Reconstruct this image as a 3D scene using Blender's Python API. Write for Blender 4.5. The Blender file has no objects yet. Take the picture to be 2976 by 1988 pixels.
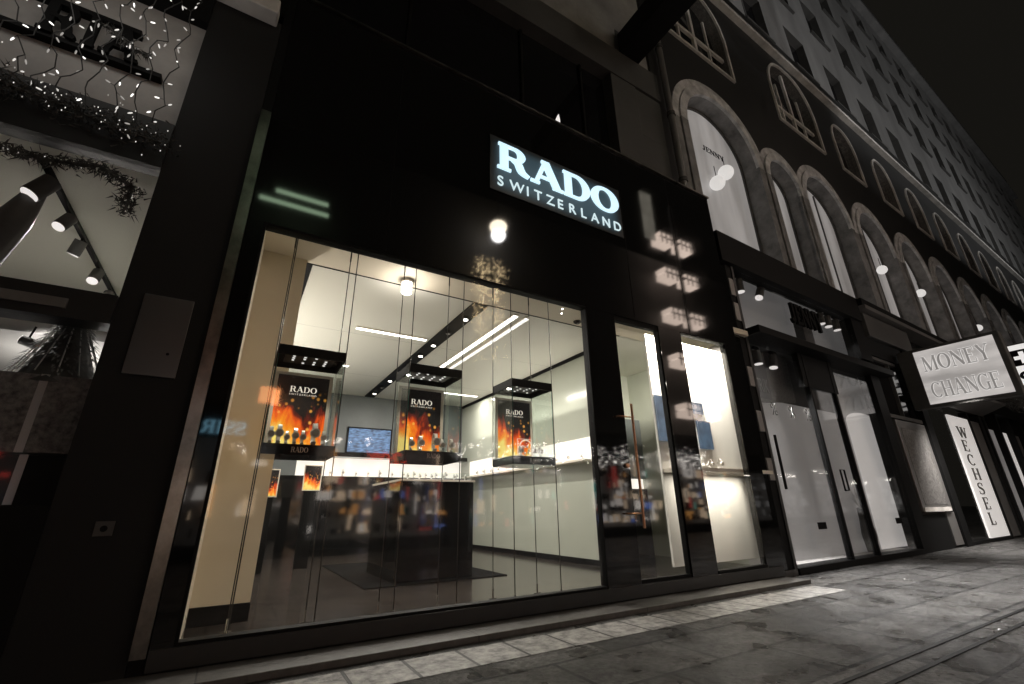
import bpy, math, random
from mathutils import Vector, Matrix
random.seed(7)
R = math.radians
SC = bpy.context.scene
COL = SC.collection

# ------------------------------------------------------------------ camera, sky, exposure
cam_d = bpy.data.cameras.new('camera')
cam = bpy.data.objects.new('camera', cam_d); COL.objects.link(cam)
cam.location = (0, -4.5324, 1.1)
cam.rotation_euler = (R(110.5399), R(0.8639), R(-30.7622))
cam_d.sensor_fit = 'HORIZONTAL'; cam_d.sensor_width = 36; cam_d.lens = 15.6576
cam_d.clip_start = 0.05; cam_d.clip_end = 2000
SC.camera = cam
w = bpy.data.worlds.new('World'); SC.world = w; w.use_nodes = True
wn = w.node_tree.nodes; wl = w.node_tree.links
bg = wn['Background']
sky = wn.new('ShaderNodeTexSky'); sky.sky_type = 'NISHITA'; sky.sun_disc = False
sky.sun_elevation = R(-8); sky.sun_rotation = R(200)
mixw = wn.new('ShaderNodeMixRGB'); mixw.blend_type = 'ADD'; mixw.inputs[0].default_value = 1
mixw.inputs[2].default_value = (0.0072, 0.0066, 0.0054, 1)      # city glow on the night sky
hs = wn.new('ShaderNodeHueSaturation'); hs.inputs['Saturation'].default_value = 0.1; hs.inputs['Value'].default_value = 0.02
wl.new(sky.outputs[0], hs.inputs['Color']); wl.new(hs.outputs[0], mixw.inputs[1]); wl.new(mixw.outputs[0], bg.inputs['Color'])
bg.inputs['Strength'].default_value = 1.0
SC.view_settings.view_transform = 'Standard'; SC.view_settings.look = 'None'
SC.view_settings.exposure = 0; SC.view_settings.gamma = 1
SC.render.engine = 'CYCLES'
SC.cycles.max_bounces = 8; SC.cycles.transparent_max_bounces = 24
SC.cycles.caustics_reflective = False; SC.cycles.caustics_refractive = False
SC.cycles.sample_clamp_indirect = 4

# ------------------------------------------------------------------ materials
def nt(m): return m.node_tree.nodes, m.node_tree.links
def mat(name, col, rough=.6, metal=0, var=0, scale=4, bump=0, spec=.5, coat=0, stretch=(1, 1, 1), tint=None):
    m = bpy.data.materials.new(name); m.use_nodes = True; n, l = nt(m); b = n['Principled BSDF']
    b.inputs['Base Color'].default_value = (*col, 1); b.inputs['Roughness'].default_value = rough
    b.inputs['Metallic'].default_value = metal; b.inputs['Specular IOR Level'].default_value = spec
    b.inputs['Coat Weight'].default_value = coat; b.inputs['Coat Roughness'].default_value = .05
    if var or bump:
        tc = n.new('ShaderNodeTexCoord'); mp = n.new('ShaderNodeMapping'); mp.inputs['Scale'].default_value = stretch
        ns = n.new('ShaderNodeTexNoise'); ns.inputs['Scale'].default_value = scale; ns.inputs['Detail'].default_value = 8
        ns.inputs['Roughness'].default_value = .65
        l.new(tc.outputs['Object'], mp.inputs[0]); l.new(mp.outputs[0], ns.inputs['Vector'])
        if var:
            cr = n.new('ShaderNodeValToRGB'); t = tint or col
            cr.color_ramp.elements[0].position = .3; cr.color_ramp.elements[1].position = .7
            cr.color_ramp.elements[0].color = (*[max(0, c * (1 - var)) for c in t], 1)
            cr.color_ramp.elements[1].color = (*[c * (1 + var) for c in col], 1)
            l.new(ns.outputs['Fac'], cr.inputs[0]); l.new(cr.outputs[0], b.inputs['Base Color'])
            mr = n.new('ShaderNodeMapRange'); mr.inputs['To Min'].default_value = max(0, rough - min(.08, rough * .5)); mr.inputs['To Max'].default_value = min(1, rough + min(.08, rough * .5))
            l.new(ns.outputs['Fac'], mr.inputs['Value']); l.new(mr.outputs[0], b.inputs['Roughness'])
        if bump:
            bp = n.new('ShaderNodeBump'); bp.inputs['Strength'].default_value = bump; bp.inputs['Distance'].default_value = .02
            l.new(ns.outputs['Fac'], bp.inputs['Height']); l.new(bp.outputs[0], b.inputs['Normal'])
    return m
def emit(name, col, s, var=0, scale=3, base=(.3, .3, .3), stretch=(1, 1, 1), lo=.3, hi=.7):
    m = bpy.data.materials.new(name); m.use_nodes = True; n, l = nt(m); b = n['Principled BSDF']
    b.inputs['Base Color'].default_value = (*base, 1); b.inputs['Emission Color'].default_value = (*col, 1)
    b.inputs['Emission Strength'].default_value = s; b.inputs['Roughness'].default_value = .4
    if var:
        tc = n.new('ShaderNodeTexCoord'); mp = n.new('ShaderNodeMapping'); mp.inputs['Scale'].default_value = stretch
        ns = n.new('ShaderNodeTexNoise'); ns.inputs['Scale'].default_value = scale; ns.inputs['Detail'].default_value = 5
        cr = n.new('ShaderNodeValToRGB'); cr.color_ramp.elements[0].position = lo; cr.color_ramp.elements[1].position = hi
        cr.color_ramp.elements[0].color = (*[c * (1 - var) for c in col], 1); cr.color_ramp.elements[1].color = (*col, 1)
        l.new(tc.outputs['Object'], mp.inputs[0]); l.new(mp.outputs[0], ns.inputs['Vector'])
        l.new(ns.outputs['Fac'], cr.inputs[0]); l.new(cr.outputs[0], b.inputs['Emission Color'])
    return m
def glass(name, ior=1.5, tint=(1, 1, 1), rough=0):
    m = bpy.data.materials.new(name); m.use_nodes = True; n, l = nt(m); n.remove(n['Principled BSDF'])
    f = n.new('ShaderNodeFresnel'); ge = n.new('ShaderNodeNewGeometry')   # same reflectance from both sides of a thin sheet
    mr = n.new('ShaderNodeMapRange'); mr.inputs['To Min'].default_value = ior; mr.inputs['To Max'].default_value = 1 / ior
    l.new(ge.outputs['Backfacing'], mr.inputs['Value']); l.new(mr.outputs[0], f.inputs['IOR'])
    t = n.new('ShaderNodeBsdfTransparent'); t.inputs[0].default_value = (*tint, 1)
    g = n.new('ShaderNodeBsdfGlossy'); g.inputs['Roughness'].default_value = rough
    mx = n.new('ShaderNodeMixShader'); l.new(f.outputs[0], mx.inputs[0]); l.new(t.outputs[0], mx.inputs[1]); l.new(g.outputs[0], mx.inputs[2])
    l.new(mx.outputs[0], n['Material Output'].inputs[0]); return m
def brickish(name, c1, c2, mortar, scale, bw=.9, rh=.5, ms=.012, rough=.5, bump=.3, off=.5, nscale=9, ngain=.5):
    m = bpy.data.materials.new(name); m.use_nodes = True; n, l = nt(m); b = n['Principled BSDF']
    tc = n.new('ShaderNodeTexCoord'); br = n.new('ShaderNodeTexBrick')
    br.inputs['Color1'].default_value = (*c1, 1); br.inputs['Color2'].default_value = (*c2, 1); br.inputs['Mortar'].default_value = (*mortar, 1)
    br.inputs['Scale'].default_value = scale; br.inputs['Brick Width'].default_value = bw; br.inputs['Row Height'].default_value = rh
    br.inputs['Mortar Size'].default_value = ms; br.offset = off
    ns = n.new('ShaderNodeTexNoise'); ns.inputs['Scale'].default_value = nscale; ns.inputs['Detail'].default_value = 10; ns.inputs['Roughness'].default_value = .7
    l.new(tc.outputs['Object'], br.inputs['Vector']); l.new(tc.outputs['Object'], ns.inputs['Vector'])
    mr = n.new('ShaderNodeMapRange'); mr.inputs['From Min'].default_value = .3; mr.inputs['From Max'].default_value = .7
    mr.inputs['To Min'].default_value = 1 - ngain; mr.inputs['To Max'].default_value = 1 + ngain
    l.new(ns.outputs['Fac'], mr.inputs['Value'])
    mu = n.new('ShaderNodeMixRGB'); mu.blend_type = 'MULTIPLY'; mu.inputs[0].default_value = 1
    l.new(br.outputs['Color'], mu.inputs[1]); l.new(mr.outputs[0], mu.inputs[2]); l.new(mu.outputs[0], b.inputs['Base Color'])
    b.inputs['Roughness'].default_value = rough
    ad = n.new('ShaderNodeMath'); ad.operation = 'MULTIPLY_ADD'; ad.inputs[1].default_value = -1.5
    l.new(br.outputs['Fac'], ad.inputs[0]); l.new(ns.outputs['Fac'], ad.inputs[2])
    bp = n.new('ShaderNodeBump'); bp.inputs['Strength'].default_value = bump; bp.inputs['Distance'].default_value = .02
    l.new(ad.outputs[0], bp.inputs['Height']); l.new(bp.outputs[0], b.inputs['Normal'])
    return m
def ember(name, seed):
    """printed backlit poster: black top, fire and sparks rising from the bottom (object z 0..1 is its height)"""
    m = bpy.data.materials.new(name); m.use_nodes = True; n, l = nt(m); b = n['Principled BSDF']
    tc = n.new('ShaderNodeTexCoord'); sp = n.new('ShaderNodeSeparateXYZ'); l.new(tc.outputs['Generated'], sp.inputs[0])
    mp = n.new('ShaderNodeMapping'); mp.inputs['Rotation'].default_value = (0, R(-38), 0); mp.inputs['Scale'].default_value = (3.4, 1, 1.5); mp.inputs['Location'].default_value = (seed, 0, seed * 2)
    l.new(tc.outputs['Generated'], mp.inputs[0])
    ns = n.new('ShaderNodeTexNoise'); ns.inputs['Scale'].default_value = 1.1; ns.inputs['Detail'].default_value = 7; ns.inputs['Distortion'].default_value = .5
    l.new(mp.outputs[0], ns.inputs['Vector'])
    # heat = 1.15 - 1.55*z - .45*x + (noise-.5)*1.4
    a = n.new('ShaderNodeMath'); a.operation = 'MULTIPLY_ADD'; a.inputs[1].default_value = -1.45; a.inputs[2].default_value = .62; l.new(sp.outputs['Z'], a.inputs[0])
    c = n.new('ShaderNodeMath'); c.operation = 'MULTIPLY_ADD'; c.inputs[1].default_value = -.42; l.new(sp.outputs['X'], c.inputs[0]); l.new(a.outputs[0], c.inputs[2])
    d = n.new('ShaderNodeMath'); d.operation = 'MULTIPLY_ADD'; d.inputs[1].default_value = 1.5; l.new(ns.outputs['Fac'], d.inputs[0]); l.new(c.outputs[0], d.inputs[2])
    cr = n.new('ShaderNodeValToRGB'); e = cr.color_ramp.elements
    e[0].position = .34; e[0].color = (.004, .003, .003, 1); e[1].position = 1; e[1].color = (1, .75, .18, 1)
    for p, cc in ((.47, (.16, .012, .004, 1)), (.6, (.85, .09, .006, 1)), (.8, (1, .3, .01, 1))):
        x = e.new(p); x.color = cc
    l.new(d.outputs[0], cr.inputs[0])
    vo = n.new('ShaderNodeTexVoronoi'); vo.inputs['Scale'].default_value = 1; mp2 = n.new('ShaderNodeMapping'); mp2.inputs['Scale'].default_value = (8, 1, 11); mp2.inputs['Location'].default_value = (seed * 3, .5, seed)
    l.new(tc.outputs['Generated'], mp2.inputs[0]); l.new(mp2.outputs[0], vo.inputs['Vector'])
    lt = n.new('ShaderNodeMapRange'); lt.inputs['From Min'].default_value = .34; lt.inputs['From Max'].default_value = .12; l.new(vo.outputs['Distance'], lt.inputs['Value'])
    sc_ = n.new('ShaderNodeSeparateColor'); l.new(vo.outputs['Color'], sc_.inputs[0])
    gt = n.new('ShaderNodeMath'); gt.operation = 'GREATER_THAN'; gt.inputs[1].default_value = .45; l.new(sc_.outputs[0], gt.inputs[0])
    zl = n.new('ShaderNodeMapRange'); zl.inputs['From Min'].default_value = .8; zl.inputs['From Max'].default_value = .55; l.new(sp.outputs['Z'], zl.inputs['Value'])
    mm = n.new('ShaderNodeMath'); mm.operation = 'MULTIPLY'; l.new(lt.outputs[0], mm.inputs[0]); l.new(gt.outputs[0], mm.inputs[1])
    m3 = n.new('ShaderNodeMath'); m3.operation = 'MULTIPLY'; l.new(mm.outputs[0], m3.inputs[0]); l.new(zl.outputs[0], m3.inputs[1])
    mx = n.new('ShaderNodeMixRGB'); l.new(m3.outputs[0], mx.inputs[0]); l.new(cr.outputs[0], mx.inputs[1]); mx.inputs[2].default_value = (1, .42, .06, 1)
    b.inputs['Base Color'].default_value = (.02, .02, .02, 1); b.inputs['Roughness'].default_value = .15
    l.new(mx.outputs[0], b.inputs['Emission Color']); b.inputs['Emission Strength'].default_value = 1.05
    return m
M = {}
M['black_glass'] = mat('black glass cladding', (.006, .006, .006), .045, 0, var=.02, scale=1.3, spec=.5)
M['black_matt'] = mat('black powder coat', (.016, .016, .0155), .4, 0, var=.2, scale=6)
M['near_black'] = mat('matt black', (.006, .006, .006), .6, spec=.12)
M['col_stone'] = brickish('dark column slabs', (.006, .006, .006), (.0078, .0077, .0076), (.0025, .0025, .0025), 1, 1.2, 1.0, .006, .8, .15, 0, 5, .25)
M['metal_strip'] = mat('brushed steel strip', (.24, .22, .2), .3, 1, var=.7, scale=2, stretch=(1, 1, .8))
M['steel'] = mat('polished steel', (.55, .53, .5), .25, 1)
M['dark_steel'] = mat('dark steel cable', (.05, .046, .042), .4, 1)
M['plate'] = mat('satin plate', (.18, .18, .18), .3, .8, var=.08, scale=.7)
M['bronze'] = mat('copper tube', (.5, .27, .16), .32, 1)
M['pane'] = glass('window glass', 1.5, rough=.045)
M['pane_green'] = glass('showcase glass', 1.45, (.97, .99, .98))
M['glass_edge'] = mat('green glass edge', (.05, .25, .2), .15)
M['ceiling'] = mat('off white ceiling', (.78, .765, .68), .45, 0, var=.03, scale=.5, spec=.4)
M['soffit'] = mat('cream soffit', (.78, .7, .56), .6)
M['beige'] = mat('beige lacquer wall', (.74, .66, .51), .5, 0, var=.05, scale=.7)
M['slate_wall'] = mat('slate coloured wall', (.13, .145, .145), .35, 0, var=.15, scale=.8)
M['green_wall'] = mat('sage back painted glass', (.46, .48, .41), .12, 0, var=.04, scale=.6)
M['white_wall'] = mat('white wall', (.82, .8, .74), .5)
M['floor'] = brickish('brown grey floor tiles', (.04, .034, .03), (.05, .042, .036), (.018, .016, .015), 1, 1.2, .6, .008, .14, .05, .5, 3, .25)
M['rug'] = mat('charcoal rug', (.009, .009, .009), .95, 0, var=.3, scale=40, spec=.05)
M['blk_lacq'] = mat('black lacquer', (.008, .008, .008), .07)
M['shelf_lit'] = emit('lit shelf back', (1, .93, .82), 1.1, .15, 2)
M['tube'] = emit('white light line', (1, .97, .9), 7)
M['spotlens'] = emit('spot lens', (1, .95, .86), 14)
M['lens_dim'] = emit('lit lens', (1, .94, .9), .85)
M['screen'] = emit('blue screen picture', (.2, .42, .8), .8, .85, 7, (.01, .01, .01), stretch=(1, 1, 3.5), lo=.32, hi=.68)
M['bluepic'] = emit('blue picture', (.12, .2, .29), .6, .75, 5, base=(.02, .03, .05))
M['sign_white'] = emit('sign letter light', (.62, .86, 1), 1.1)
M['sign_small'] = emit('sign small letter light', (.75, .95, 1), .8)
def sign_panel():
    '''sign face whose halo glow is painted as emission, fading towards its edges'''
    m = emit('blue panel with painted halo', (.2, .42, .55), .05, 0, base=(.006, .008, .01)); n, l = nt(m); b = n['Principled BSDF']
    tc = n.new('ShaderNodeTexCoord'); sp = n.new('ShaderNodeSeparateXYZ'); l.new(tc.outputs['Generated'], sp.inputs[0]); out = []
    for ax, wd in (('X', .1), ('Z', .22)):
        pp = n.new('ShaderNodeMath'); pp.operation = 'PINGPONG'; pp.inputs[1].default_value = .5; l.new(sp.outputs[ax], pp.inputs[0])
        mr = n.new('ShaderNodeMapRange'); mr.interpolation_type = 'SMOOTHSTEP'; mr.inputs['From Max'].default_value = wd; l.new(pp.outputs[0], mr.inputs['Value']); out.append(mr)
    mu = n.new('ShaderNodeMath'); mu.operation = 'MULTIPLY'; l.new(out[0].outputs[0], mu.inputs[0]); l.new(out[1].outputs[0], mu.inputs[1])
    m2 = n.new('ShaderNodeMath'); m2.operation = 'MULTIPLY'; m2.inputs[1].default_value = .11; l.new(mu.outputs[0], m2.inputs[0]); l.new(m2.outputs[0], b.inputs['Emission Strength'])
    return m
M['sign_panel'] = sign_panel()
M['poster_a'] = ember('fire poster print', .0)
M['poster_b'] = ember('spark poster print', 2.3)
M['poster_c'] = ember('flame poster print', 5.1)
M['print_white'] = emit('white print', (1, .88, .75), .85)
M['frame_white'] = mat('white frame', (.78, .72, .62), .4)
M['watch_case'] = mat('watch steel', (.85, .83, .8), .35, .35)
M['watch_dial'] = mat('watch dial', (.5, .46, .4), .4)
M['watch_dark'] = mat('watch strap', (.03, .025, .02), .5)
def flags():
    '''dark worn granite flags: joints, big dirt patches, rough split surface that glints'''
    m = brickish('pavement flags', (.04, .039, .038), (.11, .107, .103), (.004, .004, .004), 1, 1.15, .62, .02, .4, 1.0, .5, 1.7, .6); n, l = nt(m); b = n['Principled BSDF']
    tc = n.new('ShaderNodeTexCoord'); n1 = n.new('ShaderNodeTexNoise'); n1.inputs['Scale'].default_value = 15; n1.inputs['Detail'].default_value = 7; n1.inputs['Roughness'].default_value = .75; l.new(tc.outputs['Object'], n1.inputs['Vector'])
    n2 = n.new('ShaderNodeTexNoise'); n2.inputs['Scale'].default_value = 2.3; n2.inputs['Detail'].default_value = 4; l.new(tc.outputs['Object'], n2.inputs['Vector'])
    r1 = n.new('ShaderNodeMapRange'); r1.inputs['From Min'].default_value = .35; r1.inputs['From Max'].default_value = .65; r1.inputs['To Min'].default_value = .22; r1.inputs['To Max'].default_value = .6; l.new(n2.outputs['Fac'], r1.inputs['Value']); l.new(r1.outputs[0], b.inputs['Roughness'])
    old = b.inputs['Normal'].links[0].from_node; bp = n.new('ShaderNodeBump'); bp.inputs['Strength'].default_value = 1; bp.inputs['Distance'].default_value = .06
    l.new(n1.outputs['Fac'], bp.inputs['Height']); l.new(old.outputs[0], bp.inputs['Normal']); l.new(bp.outputs[0], b.inputs['Normal'])
    src = b.inputs['Base Color'].links[0].from_socket; r2 = n.new('ShaderNodeMapRange'); r2.inputs['From Min'].default_value = .38; r2.inputs['From Max'].default_value = .62; r2.inputs['To Min'].default_value = .35; r2.inputs['To Max'].default_value = 1.7; l.new(n1.outputs['Fac'], r2.inputs['Value'])
    mu = n.new('ShaderNodeMixRGB'); mu.blend_type = 'MULTIPLY'; mu.inputs[0].default_value = 1; l.new(src, mu.inputs[1]); l.new(r2.outputs[0], mu.inputs[2]); l.new(mu.outputs[0], b.inputs['Base Color'])
    return m
M['flag'] = flags()
M['slab'] = brickish('pale slabs', (.24, .235, .225), (.29, .28, .27), (.015, .015, .015), 1, .455, 4, .014, .5, .8, 0, 9, .95)
M['step_stone'] = brickish('step stone', (.085, .08, .074), (.1, .095, .088), (.03, .03, .03), 1, 2.1, 3, .006, .55, .3, 0, 12, .3)
M['dark_wall'] = mat('soot black plaster', (.013, .013, .013), .6, 0, var=.35, scale=1.2, bump=.2)
M['arch_stone'] = mat('arch sandstone', (.44, .44, .44), .8, 0, var=.45, scale=3.2, bump=.5)
M['pier_stone'] = mat('pier stone', (.18, .18, .18), .8, 0, var=.5, scale=2.2, bump=.5)
M['plaster'] = mat('grey plaster', (.14, .139, .137), .8, 0, var=.3, scale=.35, bump=.2, stretch=(2, 1, .5))
M['trim'] = mat('pale stone trim', (.5, .48, .45), .7, 0, var=.3, scale=2)
M['reveal'] = brickish('brick reveal', (.09, .085, .08), (.13, .12, .11), (.05, .05, .05), 6, .5, .25, .02, .8, .4)
M['dark_pane'] = mat('unlit window glass', (.006, .006, .007), .05)
M['slab_dark'] = mat('dark granite', (.055, .054, .052), .55, 0, var=.25, scale=1.5)
M['slab_light'] = mat('light limestone', (.26, .255, .245), .7, 0, var=.35, scale=1.0)
M['curtain'] = emit('lit curtain window', (1, .95, .92), .27, .7, .8, stretch=(2.2, 1, .35), lo=.25, hi=.75)
M['globe'] = emit('milk glass globe', (1, .96, .92), .62)
M['shop_grey'] = mat('grey shop interior', (.42, .41, .4), .7, 0, var=.1, scale=1)
M['shop_dark'] = mat('charcoal panel', (.06, .058, .055), .7, 0, var=.3, scale=3)
M['sequin'] = mat('patterned cloth', (.12, .115, .11), .5, 0, var=.9, scale=22)
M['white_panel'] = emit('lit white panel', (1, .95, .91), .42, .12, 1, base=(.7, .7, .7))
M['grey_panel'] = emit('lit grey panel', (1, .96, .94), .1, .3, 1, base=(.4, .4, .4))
M['money_face'] = emit('light box face', (1, .94, .9), .55, .5, 1.1, stretch=(1, .5, 2), lo=.33, hi=.62)
M['money_letter'] = emit('translucent grey letter', (1, .94, .9), .24, .3, 3, base=(.2, .2, .2))
M['money_edge'] = emit('pale letter outline', (1, .96, .93), .66)
M['swiss_face'] = emit('white light box face', (1, .97, .94), .75)
M['ink'] = mat('black lettering', (.005, .005, .005), .7, spec=.1)
M['wechsel_ink'] = mat('brown grey lettering', (.1, .092, .088), .6)
M['alu'] = mat('grey aluminium', (.3, .29, .28), .35, .7, var=.2, scale=2, stretch=(1, 1, .3))
M['bulb'] = emit('fairy bulb', (1, .96, .9), .75)
M['bulb_dim'] = emit('weak fairy bulb', (1, .95, .88), .32)
M['bulb_hot'] = emit('strong fairy bulb', (1, .97, .92), 1.6)
M['leaf_lit'] = None
M['sign_grey'] = mat('pale grey sign panel', (.3, .29, .275), .5, 0, var=.25, scale=1.2)
M['cassette'] = mat('pale painted cassette', (.62, .6, .57), .5, 0, var=.15, scale=3)
M['gold_spark'] = emit('golden fairy light', (1, .75, .42), 40)
M['bead_tube'] = emit('beaded light line', (1, .97, .9), 2.2, .8, 30, lo=.4, hi=.6)
M['wire'] = mat('light string wire', (.02, .02, .019), .6)
M['leaf'] = mat('fir needle', (.09, .09, .082), .7, var=.3, scale=2.5, tint=(.012, .012, .011))
M['orange_box'] = emit('orange light box across', (1, .35, .12), 9)
M['leaf2'] = mat('frosted needle', (.09, .09, .085), .7)
M['tinsel'] = mat('silver tinsel', (.5, .49, .47), .3, .6)
for nm_, c_, s_ in (('warm', (1, .74, .5), 3.2), ('white', (1, .92, .84), 3.2), ('amber', (1, .45, .12), 2.6), ('red', (1, .1, .08), 1.8), ('blue', (.2, .35, 1), 2.0), ('teal', (.2, .9, .75), 1.6)): M['g_' + nm_] = emit(nm_ + ' goods across the street', c_, s_)
M['g_grey'] = emit('pale goods across the street', (1, .97, .94), .5)
M['g_dark'] = mat('unlit goods', (.02, .02, .02), .7)
M['opp_back'] = emit('dim lit back of shop across', (1, .9, .82), .14, .8, 1.2)
M['opp_spot'] = emit('shop spot bulb across', (1, .93, .85), 60)
M['opp_wall'] = mat('far side wall', (.12, .115, .11), .8)
def goods(name, tint, s, seed, scale=(3, 1, 1.6)):
    '''lit shop window across the street seen as stacked bright and dark goods'''
    m = bpy.data.materials.new(name); m.use_nodes = True; n, l = nt(m); b = n['Principled BSDF']
    tc = n.new('ShaderNodeTexCoord'); mp = n.new('ShaderNodeMapping'); mp.inputs['Scale'].default_value = scale; mp.inputs['Location'].default_value = (seed, 0, seed * 2)
    l.new(tc.outputs['Object'], mp.inputs[0])
    vo = n.new('ShaderNodeTexVoronoi'); vo.inputs['Scale'].default_value = 1.6; l.new(mp.outputs[0], vo.inputs['Vector'])
    ns = n.new('ShaderNodeTexNoise'); ns.inputs['Scale'].default_value = 2.6; ns.inputs['Detail'].default_value = 8; ns.inputs['Distortion'].default_value = 1.2; l.new(mp.outputs[0], ns.inputs['Vector'])
    mr = n.new('ShaderNodeMapRange'); mr.inputs['From Min'].default_value = .44; mr.inputs['From Max'].default_value = .72; l.new(ns.outputs['Fac'], mr.inputs['Value'])
    pw = n.new('ShaderNodeMath'); pw.operation = 'POWER'; pw.inputs[1].default_value = 1.6; l.new(mr.outputs[0], pw.inputs[0])
    hs_ = n.new('ShaderNodeHueSaturation'); hs_.inputs['Saturation'].default_value = .75; l.new(vo.outputs['Color'], hs_.inputs['Color'])
    mx = n.new('ShaderNodeMixRGB'); mx.blend_type = 'MIX'; mx.inputs[0].default_value = .55; mx.inputs[2].default_value = (*tint, 1); l.new(hs_.outputs[0], mx.inputs[1])
    l.new(mx.outputs[0], b.inputs['Emission Color'])
    st = n.new('ShaderNodeMath'); st.operation = 'MULTIPLY'; st.inputs[1].default_value = s; l.new(pw.outputs[0], st.inputs[0]); l.new(st.outputs[0], b.inputs['Emission Strength'])
    b.inputs['Base Color'].default_value = (.1, .1, .1, 1); return m
M['opp_shop'] = goods('bright shop window across', (1, .86, .7), 4, 0)
M['opp_shop2'] = goods('shop goods across', (1, .55, .2), 4, 3)
M['opp_cool'] = goods('cool shop window across', (.6, .75, 1), 3.2, 7)
M['opp_pink'] = goods('pink goods across', (1, .7, .7), 3.5, 11)
M['opp_dim'] = goods('dim shop window across', (1, .8, .6), .8, 17)
M['opp_tube'] = emit('green white tube across', (.72, 1, .66), 6)
M['opp_lamp'] = emit('warm lamp glass', (1, .79, .66), 7)
M['neon_blue'] = emit('blue neon', (.35, .75, 1), 5)
M['neon_red'] = emit('red price letters', (1, .08, .04), 7)
M['haloed'] = emit('round street lamp glass', (1, .86, .66), 26)
M['shutter'] = mat('corrugated shutter', (.06, .058, .055), .5, .3)

# ------------------------------------------------------------------ mesh builder
class MB:
    def __init__(s): s.v = []; s.f = []; s.sm = []
    def _a(s, vs, fs, sm=False):
        o = len(s.v); s.v += [tuple(p) for p in vs]; s.f += [tuple(i + o for i in f) for f in fs]; s.sm += [sm] * len(fs)
    def box(s, x0, y0, z0, x1, y1, z1):
        s._a([(x0, y0, z0), (x1, y0, z0), (x1, y1, z0), (x0, y1, z0), (x0, y0, z1), (x1, y0, z1), (x1, y1, z1), (x0, y1, z1)],
             [(0, 3, 2, 1), (4, 5, 6, 7), (0, 1, 5, 4), (1, 2, 6, 5), (2, 3, 7, 6), (3, 0, 4, 7)]); return s
    def poly(s, pts, off):
        """prism: polygon pts (3-D) swept by vector off"""
        n = len(pts); q = [tuple(Vector(p) + Vector(off)) for p in pts]
        s._a(list(pts) + q, [tuple(range(n)), tuple(range(2 * n - 1, n - 1, -1))] + [(i, i + n, (i + 1) % n + n, (i + 1) % n) for i in range(n)]); return s
    def tube(s, pts, r, n=8, cap=True):
        pts = [Vector(p) for p in pts]; rings = []; rr = r if isinstance(r, (list, tuple)) else [r] * len(pts)
        up = None
        for i, p in enumerate(pts):
            d = (pts[min(i + 1, len(pts) - 1)] - pts[max(i - 1, 0)]).normalized()
            a = d.cross(Vector((0, 0, 1)) if abs(d.z) < .9 else Vector((1, 0, 0))).normalized() if up is None else (up - d * up.dot(d)).normalized()
            up = a; b = d.cross(a)
            rings.append([p + (a * math.cos(2 * math.pi * k / n) + b * math.sin(2 * math.pi * k / n)) * rr[i] for k in range(n)])
        vs = [v for g in rings for v in g]; fs = []
        for i in range(len(pts) - 1):
            for k in range(n):
                fs.append((i * n + k, i * n + (k + 1) % n, (i + 1) * n + (k + 1) % n, (i + 1) * n + k))
        s._a(vs, fs, True)
        if cap:
            s._a(rings[0], [tuple(range(n - 1, -1, -1))]); s._a(rings[-1], [tuple(range(n))])
        return s
    def ball(s, c, r, n=12, sx=1, sy=1, sz=1):
        vs = []; fs = []; m = max(4, n // 2)
        for i in range(m + 1):
            t = math.pi * i / m
            for k in range(n):
                a = 2 * math.pi * k / n
                vs.append((c[0] + r * sx * math.sin(t) * math.cos(a), c[1] + r * sy * math.sin(t) * math.sin(a), c[2] + r * sz * math.cos(t)))
        for i in range(m):
            for k in range(n):
                fs.append((i * n + k, (i + 1) * n + k, (i + 1) * n + (k + 1) % n, i * n + (k + 1) % n))
        s._a(vs, fs, True); return s
    def quad(s, a, b, c, d): s._a([a, b, c, d], [(0, 1, 2, 3)]); return s
    def build(s, name, m, parent=None, bevel=0):
        me = bpy.data.meshes.new(name); me.from_pydata(s.v, [], s.f); me.materials.append(m)
        me.polygons.foreach_set('use_smooth', s.sm); me.update()
        o = bpy.data.objects.new(name, me); COL.objects.link(o)
        if parent: o.parent = parent
        if bevel:
            b = o.modifiers.new('bevel', 'BEVEL'); b.width = bevel; b.segments = 2; b.limit_method = 'ANGLE'
        return o
def B(*a): return MB().box(*a)
def tag(o, label, cat, group=None):
    o['label'] = label; o['category'] = cat
    if group: o['group'] = group
    return o
def struct(o): o['kind'] = 'structure'; return o
def thing(name, label, cat, loc=(0, 0, 0), rz=0, group=None):
    o = bpy.data.objects.new(name, None); COL.objects.link(o); o.empty_display_size = .1
    o.location = loc; o.rotation_euler = (0, 0, rz); return tag(o, label, cat, group)
def lab(o, t): o['label'] = t; return o
def copy_tree(o, parent=None):
    c = o.copy(); COL.objects.link(c)
    if parent: c.parent = parent
    for ch in list(o.children): copy_tree(ch, c)
    return c
def lamp(kind, loc, energy, parent=None, col=(1, .93, .84), size=.2, size_y=None, rot=(0, 0, 0), spot=1.2, blend=.5):
    d = bpy.data.lights.new('lamp_light', kind); d.energy = energy; d.color = col
    if kind == 'AREA':
        d.size = size
        if size_y: d.shape = 'RECTANGLE'; d.size_y = size_y
    else: d.shadow_soft_size = size
    if kind == 'SPOT': d.spot_size = spot; d.spot_blend = blend
    o = bpy.data.objects.new('lamp_light', d); COL.objects.link(o); o.location = loc; o.rotation_euler = rot
    if parent: o.parent = parent
    return o

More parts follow.
